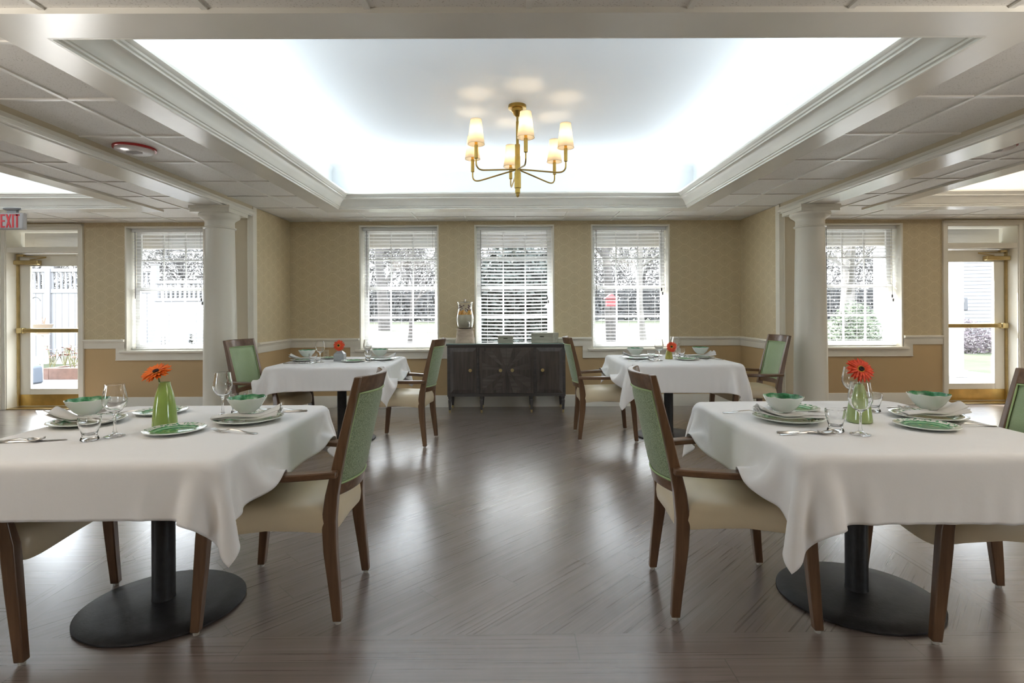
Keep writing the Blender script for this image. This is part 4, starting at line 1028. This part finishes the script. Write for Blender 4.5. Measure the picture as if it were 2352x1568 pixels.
for k in range(22):
    a = R(rng.uniform(-175,-5)); rr = .055+.02*rng.random(); z = .20+rng.random()*.10
    if fo_ is None: o = fo_ = obj('berry', MB().lathe([(0,-.009),(.006,-.007),(.009,0),(.006,.007),(0,.009)], 10, cap=False), BER, None)
    else: o = fo_.copy(); COL.objects.link(o)
    o.location = (dx+rr*math.cos(a), dy+rr*math.sin(a), ST+JZ+z); o.rotation_euler = (rng.random()*3, rng.random()*3, 0)
    tag(o, 'dark red berry above the orange slices in the drink dispenser', 'fruit', 'berries in the drink dispenser')
# ------------------------------------------------------------ chandelier
cdx, cdy = .073, 4.29
ch = thing('chandelier', 'brass six-arm chandelier with cream shades hanging from the lit tray ceiling', 'chandelier', (cdx, cdy, 0))
obj('canopy', MB().lathe([(.072,ZT),(.074,ZT-.022),(.070,ZT-.028),(.046,ZT-.030),(.046,ZT-.05),(.038,ZT-.056),(.030,ZT-.075),(.012,ZT-.09),(0,ZT-.09)], 40, cap=False), CHBR, ch)
st = MB().lathe([(.009,ZT-.085),(.009,ZT-.125),(.0115,ZT-.127),(.0115,2.555),(.0205,2.553),(.0205,2.46),(.0225,2.458),(.0225,2.33),(.027,2.328),(.027,2.205),(.021,2.200),(.021,2.165),(.014,2.160),(.014,2.15),(.012,2.138),(0,2.130)], 28, cap=False)
obj('stem', st, CHBR, ch, smooth=30)
def shademat():
    mt, nt, p = newmat('cream_lamp_shade'); nt.nodes.remove(p); L = nt.links.new
    d = nt.nodes.new('ShaderNodeBsdfDiffuse'); d.inputs[0].default_value = (.60,.55,.45,1)
    t = nt.nodes.new('ShaderNodeBsdfTranslucent'); t.inputs[0].default_value = (.72,.64,.50,1)
    mx = nt.nodes.new('ShaderNodeMixShader'); mx.inputs[0].default_value = .45
    L(d.outputs[0], mx.inputs[1]); L(t.outputs[0], mx.inputs[2]); L(mx.outputs[0], nt.nodes['Material Output'].inputs[0]); return mt
SHADE = shademat(); AMB = plain('amber_candle_sleeve', (.75,.38,.03), .35)
BULB = plain('lit_bulb', (1,.8,.5), .5, **{'Emission Color': (1,.72,.38,1), 'Emission Strength': 3})
def smoothpath(p, n=4):
    p = [Vector(q) for q in p]; o = []
    for i in range(len(p)-1):
        a, b, c, d = p[max(i-1,0)], p[i], p[i+1], p[min(i+2,len(p)-1)]
        for k in range(n):
            t = k/n; o.append(.5*((2*b)+(c-a)*t+(2*a-5*b+4*c-d)*t*t+(3*b-a-3*c+d)*t**3))
    return o+[p[-1]]
for k in range(6):
    a = R(-82.3+60*k); c, s = math.cos(a), math.sin(a); rr = .40
    P_ = lambda r, z: (r*c, r*s, z)
    pts = [P_(.018,2.352), P_(.10,2.338), P_(.20,2.320), P_(.30,2.302), P_(.345,2.296), P_(.375,2.300), P_(.393,2.315), P_(.40,2.338), P_(.40,2.375)]
    pts = smoothpath(pts)
    arm = obj('arm', MB().tube(pts, .0062, 10), CHBR, ch, smooth=60)
    obj('candle_cup', MB().lathe([(.009,2.372),(.0145,2.376),(.0145,2.475),(0,2.475)], 20, (rr*c, rr*s, 0)), CHBR, arm)
    obj('candle_sleeve', MB().lathe([(.0115,2.475),(.0115,2.535),(0,2.535)], 16, (rr*c, rr*s, 0)), AMB, arm)
    obj('bulb', MB().lathe([(.006,2.535),(.014,2.555),(.015,2.575),(.008,2.60),(0,2.61)], 16, (rr*c, rr*s, 0), cap=False), BULB, arm)
    shp = [(.064,2.480),(.0415,2.668)]; shq = [(.0405,2.668),(.063,2.480)]
    sh = obj('lamp_shade', MB().lathe(shp, 40, (rr*c, rr*s, 0), cap=False), SHADE, arm, smooth=60)
    rm = MB()
    for r_, z_ in ((.0642,2.481),(.0417,2.667)):
        rm.tube([(rr*c+r_*math.cos(2*PI*q/32), rr*s+r_*math.sin(2*PI*q/32), z_) for q in range(33)], .0013, 6)
    rm.box(0,0,0,0,0,0) if False else None
    obj('shade_trim', rm, plain('shade_edge', (.42,.33,.2), .6), arm)
    l = bpy.data.lights.new('candle_bulb', 'POINT'); l.energy = .17; l.color = (1,.78,.52); l.shadow_soft_size = .016
    lo = bpy.data.objects.new('candle_bulb_light', l); COL.objects.link(lo); lo.location = (cdx+rr*c, cdy+rr*s, 2.585)

# uplights added out of frame beside the camera to brighten the near ceiling
def add_fill_lamp(x, y, lab):
    t = thing('fill_lamp', lab, 'lamp', (x, y, 0), group='added fill uplights')
    obj('base', MB().lathe([(0,0),(.14,0),(.14,.015),(.03,.03),(0,.03)], 32, cap=False), CHBR, t)
    obj('pole', MB().lathe([(.011,.03),(.011,1.60)], 16), CHBR, t)
    obj('lamp_shade', MB().lathe([(.012,1.60),(.06,1.605),(.13,1.65),(.165,1.71),(.160,1.71),(.125,1.655),(.05,1.615),(0,1.612)], 40, cap=False), plain('opal_bowl', (.80,.76,.68), .4), t)
    o = area('fill_lamp_light', (x, y, 1.69), .2, .2, (0, 0, 1), FILL_LAMP_W, (1, .94, .86)); o.data.shape = 'DISK'
FILL_LAMP_W = 3.4
add_fill_lamp(-2.45, .85, 'added fill uplight on a brass pole, out of frame under the left beam')
add_fill_lamp(2.55, .85, 'added fill uplight on a brass pole, out of frame under the right beam')
# ------------------------------------------------------------ outdoors
def grassmat():
    mt, nt, p = newmat('winter_lawn'); g = G(nt); v = g.pos(); n = g.noise(v, .35, 6, .7); n2 = g.noise(v, 9, 4)
    c = g.ramp(n, [(.35,(.026,.034,.011)),(.5,(.036,.042,.016)),(.62,(.055,.050,.030))])
    nt.links.new(g.mix(g.math('MULTIPLY', n2, .5), c, (.016,.024,.006)), p.inputs['Base Color']); p.inputs['Roughness'].default_value = .9; return mt
struct('ground', MB().box(-90, 90, YO+.9, 110, -.14, -.03).box(-90, 90, -60, YR-.2, -.14, -.03).box(-90, XL-.12, YR-.2, YO+.9, -.14, -.03).box(XR+.12, 90, YR-.2, YO+.9, -.14, -.03), grassmat(), smooth=0)
struct('patio', MB().box(-9, 9, YO-.02, 10.4, -.12, -.01), plain('pale_concrete', (.14,.135,.13), .8, var=.08, vscale=2), smooth=0)
# roof eave over the wall
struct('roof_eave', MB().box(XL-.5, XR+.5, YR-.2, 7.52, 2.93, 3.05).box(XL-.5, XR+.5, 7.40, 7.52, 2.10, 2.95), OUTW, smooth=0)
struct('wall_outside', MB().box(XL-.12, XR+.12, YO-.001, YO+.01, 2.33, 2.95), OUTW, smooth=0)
BARK = plain('grey_bark', (.045,.040,.037), .9, var=.35, vscale=6, bump=.5, bscale=30); TWIG = plain('pale_twig', (.12,.11,.10), .9, var=.3, vscale=2); DKB = plain('dark_twig', (.04,.037,.035), .9)
def tree_mb(seed, H, r0, levels=4, spread=.6, low=.3, nch=4, crook=.10):
    rng = random.Random(seed); b = MB()
    def br(p, d, L, r, lv):
        n = 4 if lv > 1 else 3; pts = [p]; rad = [r]; q = Vector(p); dd = Vector(d)
        for i in range(n):
            dd = (dd + Vector((rng.uniform(-1,1), rng.uniform(-1,1), rng.uniform(-.3,.8)))*crook).normalized(); q = q+dd*L/n; pts.append(q.copy()); rad.append(r*(1-.62*(i+1)/n))
        b.tube(pts, rad, 6 if lv >= levels-1 else 3, cap=False)
        if lv <= 0: return
        for k in range(nch+(1 if lv == levels else 0)):
            t = rng.uniform(low, 1.0) if lv == levels else rng.uniform(.2, 1.0); i = min(n-1, int(t*n)); f = t*n-i
            pp = pts[i].lerp(pts[i+1], f); az = rng.uniform(0, 2*PI)
            nd = (dd*(1-spread*.6) + Vector((math.cos(az), math.sin(az), rng.uniform(-.1,.5)))*spread).normalized()
            br(pp, nd, L*rng.uniform(.45,.68), max(.006, rad[i]*.5), lv-1)
    br(Vector((0,0,-.1)), Vector((0,0,1)), H, r0, levels); return b
def tree(x, y, seed, H, r0, lab, mat=BARK, group=None, **k):
    o = obj('bare_tree', tree_mb(seed, H, r0, **k), mat, None, smooth=60, fix=False, loc=(x, y, -.05)); return tag(o, lab, 'tree', group or 'bare trees on the lawn')
tree(-7.9, 34, 1, 8, .42, 'thick bare tree trunk on the lawn through the alcove left window', levels=5, low=.35, nch=5)
tree(-3.1, 16.5, 2, 3.0, .10, 'slim forked bare tree on the lawn through the alcove left window', levels=4, low=.35, nch=4, spread=.7)
tree(3.55, 18.5, 3, 5.5, .22, 'dark bare tree trunk on the lawn through the alcove right window', levels=5, low=.4, nch=5)
tree(5.5, 22, 14, 6.5, .16, 'leaning pale tree behind the trunk in the alcove right window', mat=TWIG, levels=5, low=.2, nch=5, spread=.8)
tree(11.6, 18.3, 5, 5.2, .28, 'pale bare tree with spreading limbs through the right wing window', mat=TWIG, levels=5, low=.3, nch=5, spread=.75)
tree(-9.5, 24, 6, 6.0, .14, 'bare tree beyond the white fence in the left wing window', mat=TWIG, levels=5, low=.3, nch=5)
tree(.6, 21, 8, 6.0, .20, 'bare tree behind the tilted slats of the middle window', levels=5, low=.15, nch=6)
tp_ = [obj('woodland_tree', tree_mb(20+q, 7+q, .22, levels=5, low=.1, nch=6, spread=.5), DKB, None, smooth=60, fix=False) for q in range(3)]
rng = random.Random(3)
for k in range(12):
    x = -60+k*11.5+rng.uniform(-.6,.6); y = 70+(k % 2)*9
    o = tp_[k] if k < 3 else tp_[k % 3].copy()
    if k >= 3: COL.objects.link(o)
    o.location = (x, y, -.2); o.rotation_euler = (0,0,rng.uniform(0,6.28)); s = rng.uniform(1.25,1.5); o.scale = (s,s,s)
    tag(o, 'bare tree in the grey wood at the far end of the lawn', 'tree', 'trees of the far wood')
def bush_mb(seed, w_, d, h, n, leaf):
    rng = random.Random(seed); b = MB()
    for i in range(n):
        while True:
            x, y, z = rng.uniform(-1,1), rng.uniform(-1,1), rng.uniform(0,1)
            if x*x+y*y+z*z < 1: break
        c_ = Vector((x*w_, y*d, z*h)); u = Vector((rng.uniform(-1,1), rng.uniform(-1,1), rng.uniform(-1,1))).normalized(); v = u.orthogonal().normalized(); s = leaf*rng.uniform(.6,1.4)
        b.add([c_-u*s, c_+v*s*.4, c_+u*s, c_-v*s*.4], [(0,1,2,3)])
    return b
LEAFD = plain('dark_evergreen_leaf', (.011,.017,.013), .7, var=.4, vscale=3); LEAFG = plain('hedge_leaf', (.05,.065,.035), .7, var=.4, vscale=5); LEAFB = plain('brown_leaf', (.10,.075,.06), .8, var=.4, vscale=4)
def thicket(seed, x0, x1, y, h, n, mat, ln, wd):
    r_ = random.Random(seed); b = MB()
    for i in range(n):
        x = r_.uniform(x0, x1); z = h*r_.random()**1.15; yy = y+r_.uniform(-2, 2)
        u = Vector((r_.uniform(-1,1), r_.uniform(-.3,.3), r_.uniform(-.2,1.3))).normalized()*ln*r_.uniform(.4,1.2); w_ = u.cross(Vector((0,1,0))).normalized()*wd*r_.uniform(.5,1.4)
        c_ = Vector((x, yy, z)); m_ = c_+u*.5+Vector((r_.uniform(-.1,.1),0,r_.uniform(-.1,.1)))*ln
        b.add([c_-w_, c_+w_, m_+w_*.7, c_+u, m_-w_*.7], [(0,1,2,4),(4,2,3)])
    return b
tag(obj('undergrowth', thicket(5, -66, 74, 64, 18, 36000, None, 2.5, .056), plain('grey_brush', (.055,.050,.047), .9, var=.6, vscale=.6), None, smooth=0, fix=False), 'grey tangled twigs and undergrowth filling the far wood', 'bushes', kind='stuff')
tag(obj('undergrowth', thicket(6, -66, 74, 60, 3.2, 15000, None, 1.3, .085), plain('low_dark_brush', (.035,.034,.034), .9, var=.5, vscale=.6), None, smooth=0, fix=False), 'low dark brush along the edge of the lawn before the wood', 'bushes', kind='stuff')
def bush(x, y, w_, d, h, n, lf, mat, lab, seed, nm='shrub'):
    return tag(obj(nm, bush_mb(seed, w_, d, h, n, lf), mat, None, smooth=0, fix=False, loc=(x, y, -.03)), lab, 'bush')
bush(.20, 11.3, 1.35, .8, 2.7, 17000, .075, LEAFD, 'dark evergreen bush right behind the middle window', 90, 'evergreen_bush')
bush(-3.6, 12.2, .55, .45, .8, 1500, .05, LEAFB, 'low brown shrub outside the alcove left window', 91)
bush(9.7, 15.0, .8, .6, 1.5, 2500, .06, LEAFG, 'rounded green shrub at the lower right of the right wing window', 92)
bush(12.9, 15.2, 1.2, .7, .95, 3200, .05, plain('purple_brown_hedge', (.07,.055,.06), .8, var=.4, vscale=4), 'purple-brown hedge under the siding house beyond the right door', 93)
bush(14.6, 14.9, .45, .5, 1.0, 1500, .05, LEAFG, 'green shrub at the right end of the purple-brown hedge', 94)
# white fence at the left
fe = thing('vinyl_fence', 'tall white vinyl privacy fence with picket top beyond the left door and window', 'fence', (-9.6, 13.2, 0))
L0, L1 = -6.5, 3.8
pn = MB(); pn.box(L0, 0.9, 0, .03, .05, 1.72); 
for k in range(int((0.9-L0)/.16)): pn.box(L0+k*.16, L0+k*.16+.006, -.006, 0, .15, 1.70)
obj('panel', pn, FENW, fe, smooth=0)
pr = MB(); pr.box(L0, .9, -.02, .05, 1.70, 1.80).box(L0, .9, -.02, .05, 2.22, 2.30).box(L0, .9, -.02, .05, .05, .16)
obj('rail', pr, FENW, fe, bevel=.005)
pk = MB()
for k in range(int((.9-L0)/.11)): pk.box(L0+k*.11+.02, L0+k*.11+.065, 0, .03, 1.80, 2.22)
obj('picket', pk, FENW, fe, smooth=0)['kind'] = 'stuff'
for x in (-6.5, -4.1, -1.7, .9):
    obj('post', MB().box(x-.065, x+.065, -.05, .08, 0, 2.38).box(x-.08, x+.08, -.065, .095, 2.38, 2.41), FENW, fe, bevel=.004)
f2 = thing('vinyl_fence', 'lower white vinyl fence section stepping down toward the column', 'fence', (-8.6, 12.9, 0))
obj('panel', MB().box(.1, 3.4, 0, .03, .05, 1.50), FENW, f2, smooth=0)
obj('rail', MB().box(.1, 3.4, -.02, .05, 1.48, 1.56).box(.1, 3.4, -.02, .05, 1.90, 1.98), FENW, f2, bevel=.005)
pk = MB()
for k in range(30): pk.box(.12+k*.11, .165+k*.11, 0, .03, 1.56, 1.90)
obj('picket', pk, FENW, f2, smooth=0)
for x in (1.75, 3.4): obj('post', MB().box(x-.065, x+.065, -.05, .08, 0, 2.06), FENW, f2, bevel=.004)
# porch posts outside the doors
def post(x, y, lab):
    t = thing('porch_post', lab, 'post', (x, y, 0))
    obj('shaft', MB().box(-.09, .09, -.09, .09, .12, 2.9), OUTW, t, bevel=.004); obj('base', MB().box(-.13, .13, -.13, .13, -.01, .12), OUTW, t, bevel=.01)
post(8.02, 9.6, 'square white porch post at the left side of the right door glass')
post(-6.95, 8.9, 'square white porch post at the right side of the left door glass')
# siding house
hs = thing('neighbour_house', 'white clapboard house wall seen through the right door', 'house', (13.7, 17.0, 0), R(-14))
sw = MB()
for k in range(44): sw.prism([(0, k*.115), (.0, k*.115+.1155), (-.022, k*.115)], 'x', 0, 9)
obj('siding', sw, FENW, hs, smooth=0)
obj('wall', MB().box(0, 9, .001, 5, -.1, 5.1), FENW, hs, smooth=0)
obj('foundation', MB().box(0, 9, -.03, 0, -.1, .35), plain('foundation_grey', (.4,.38,.36), .9), hs, smooth=0)
um = thing('utility_meter', 'grey round utility meter on the clapboard wall', 'meter', (14.15, 16.78, 0), R(-14))
obj('box', MB().box(-.16, .16, -.18, 0, 1.15, 1.55), plain('meter_grey', (.06,.06,.065), .5), um, bevel=.02)
obj('dial', MB().lathe([(.12,0),(.12,.08),(0,.10)], 24).xf(Matrix.Translation((-.1,-.18,1.45)) @ Matrix.Rotation(R(90), 4, 'X')), OUTW, um)
obj('conduit', MB().tube([(-.06,-.09,1.15),(-.10,-.09,.3)], .02, 8).tube([(.08,-.09,1.15),(.12,-.09,.3)], .02, 8), plain('conduit', (.45,.45,.45), .5), um)
tr_ = MB()
for x in (0, .12, .24): tr_.tube([(x,0,0),(x,0,2.1)], .012, 6)
for k in range(14): tr_.tube([(0,0,.15+k*.15),(.24,0,.20+k*.15)], .010, 5)
tag(obj('garden_trellis', tr_, plain('dark_metal', (.03,.03,.03), .5), None, loc=(12.95, 16.9, 0)), 'narrow dark trellis standing against the clapboard wall', 'trellis')
bn = MB().tube([(0,0,0),(0,0,.42),(.02,0,.55),(.08,0,.64),(.18,0,.69),(.34,.0,.70),(1.3,.03,.64)], .024, 8); bn.tube([(.01,0,.42),(.2,-.02,.40),(1.2,-.2,.30)], .02, 8)
bch = thing('garden_bench', 'grey metal framed bench with white seat outside the right door', 'bench', (8.92, 9.7, -.01))
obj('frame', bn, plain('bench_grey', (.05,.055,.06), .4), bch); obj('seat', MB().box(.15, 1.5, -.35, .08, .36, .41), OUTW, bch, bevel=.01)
# things outside the left door
BLG = plain('blue_grey_cover', (.075,.09,.115), .6, bump=.4, bscale=12)
ht = thing('patio_heater', 'blue-grey covered post with a box base outside the left door', 'heater', (-8.40, 9.30, -.01))
obj('base', MB().rings([rect_ring(0,0,0,.38,.38), rect_ring(0,0,.30,.36,.36), rect_ring(0,0,.35,.26,.26), rect_ring(0,0,.38,.12,.12)]), BLG, ht, bevel=.03)
obj('post', MB().lathe([(.055,.36),(.05,.5),(.052,.80),(.075,.84),(.085,.88),(.075,.93),(.02,.96)], 20), BLG, ht)
pb_ = thing('raised_planter', 'red brick edged planter bed outside the left door', 'planter', (-8.3, 10.02, -.02))
obj('edging', MB().box(-.2, 2.2, -.10, 0, 0, .22).box(-.3, -.2, -.10, .8, 0, .22).box(2.1, 2.2, 0, .8, 0, .22), plain('brick_red', (.11,.062,.048), .8, var=.25, vscale=9), pb_, bevel=.01)
obj('soil', MB().box(-.2, 2.1, 0, .8, 0, .20), plain('soil', (.06,.045,.035), .9), pb_, smooth=0)
rng = random.Random(8)
for k in range(9):
    b = MB(); x = .0+k*.09
    for q in range(5):
        h = rng.uniform(.18,.42); e = Vector((rng.uniform(-.12,.12), rng.uniform(-.08,.08), h)); b.tube([(0,0,0), e*.5+Vector((rng.uniform(-.02,.02),0,0)), e], .006, 4)
        c_ = [(e.x+.05*math.cos(j*PI/4), e.y+.05*math.sin(j*PI/4), h+rng.uniform(-.01,.02)) for j in range(8)]
        bb_ = len(b.v); b.v += c_; b.f.append(tuple(bb_+j for j in range(8))); b.m.append(1)
    o = obj('dried_flower', b, [plain('dry_stem', (.17,.17,.09), .8), plain('dry_bloom', (.17,.07,.05), .9)], None, fix=False, loc=(-8.85+x, 10.35+rng.uniform(-.15,.15), .17))
    tag(o, 'dried reddish flower clump in the planter bed outside the left door', 'plant', 'dried flowers in the planter bed')
hk = thing('shepherds_hook', 'thin curved plant hook standing outside the left door', 'hook', (-9.34, 10.5, 0))
obj('rod', MB().tube([(0,0,0),(0,0,1.42)]+[(.0+.10*(1-math.cos(a)), 0, 1.42+.11*math.sin(a)) for a in [R(20*q) for q in range(1,9)]], .010, 6), plain('hook_metal', (.04,.04,.04), .5), hk)
hp = thing('flower_pot', 'cream flower pot with dead stems on a stand outside the left door', 'flower pot', (-9.12, 10.5, 0))
obj('stand', MB().tube([(0,0,0),(0,0,.81)], .02, 8).lathe([(.12,.79),(.12,.805),(0,.806)], 20), OUTW, hp)
obj('pot', MB().lathe([(.10,.80),(.17,.98),(.18,1.0),(.16,1.0),(.1,.84)], 24), plain('cream_pot', (.22,.18,.14), .6), hp)
b = MB()
for q in range(12): b.tube([(rng.uniform(-.1,.1),rng.uniform(-.1,.1),.98),(rng.uniform(-.16,.16),rng.uniform(-.1,.1),1.0+rng.uniform(.05,.14))], .005, 4)
obj('dead_stems', b, plain('dead_stem', (.25,.18,.14), .9), hp)
def conifer(x, y, h, lab, sd):
    r_ = random.Random(sd); b = MB()
    for i in range(420):
        z = r_.random(); a = r_.uniform(0,2*PI); rr = (1-z)*.16*r_.uniform(.5,1); c_ = Vector((rr*math.cos(a), rr*math.sin(a), .12+z*h)); d_ = Vector((math.cos(a),math.sin(a),.5)).normalized(); s_ = d_.cross(Vector((0,0,1))).normalized()*.012
        b.add([c_-s_, c_+s_, c_+d_*.06], [(0,1,2)])
    b.tube([(0,0,0),(0,0,h)], .012, 5)
    tag(obj('potted_conifer', b, LEAFD, None, smooth=0, fix=False, loc=(x, y, -.02)), lab, 'plant')
conifer(-6.95, 10.8, .62, 'small dark conifer seen low in the left wing window, left of the pair', 1)
conifer(-6.45, 10.9, .66, 'small dark conifer seen low in the left wing window, right of the pair', 2)
bf = thing('bird_feeder', 'red roofed bird feeder hanging by the dark tree in the alcove right window', 'feeder', (2.75, 14.5, 0))
obj('house', MB().box(-.12, .12, -.1, .1, 1.32, 1.52), plain('feeder_red', (.16,.03,.035), .6), bf); obj('roof', MB().prism([(-.18,1.52),(.18,1.52),(0,1.66)], 'y', -.14, .14), plain('feeder_roof', (.18,.05,.055), .6), bf, smooth=0); obj('pole', MB().tube([(0,0,0),(0,0,1.32)], .02, 6), BARK, bf)
lt_ = thing('garden_lantern', 'white lantern hanging outside the middle window at its right edge', 'lantern', (.80, 10.4, 0))
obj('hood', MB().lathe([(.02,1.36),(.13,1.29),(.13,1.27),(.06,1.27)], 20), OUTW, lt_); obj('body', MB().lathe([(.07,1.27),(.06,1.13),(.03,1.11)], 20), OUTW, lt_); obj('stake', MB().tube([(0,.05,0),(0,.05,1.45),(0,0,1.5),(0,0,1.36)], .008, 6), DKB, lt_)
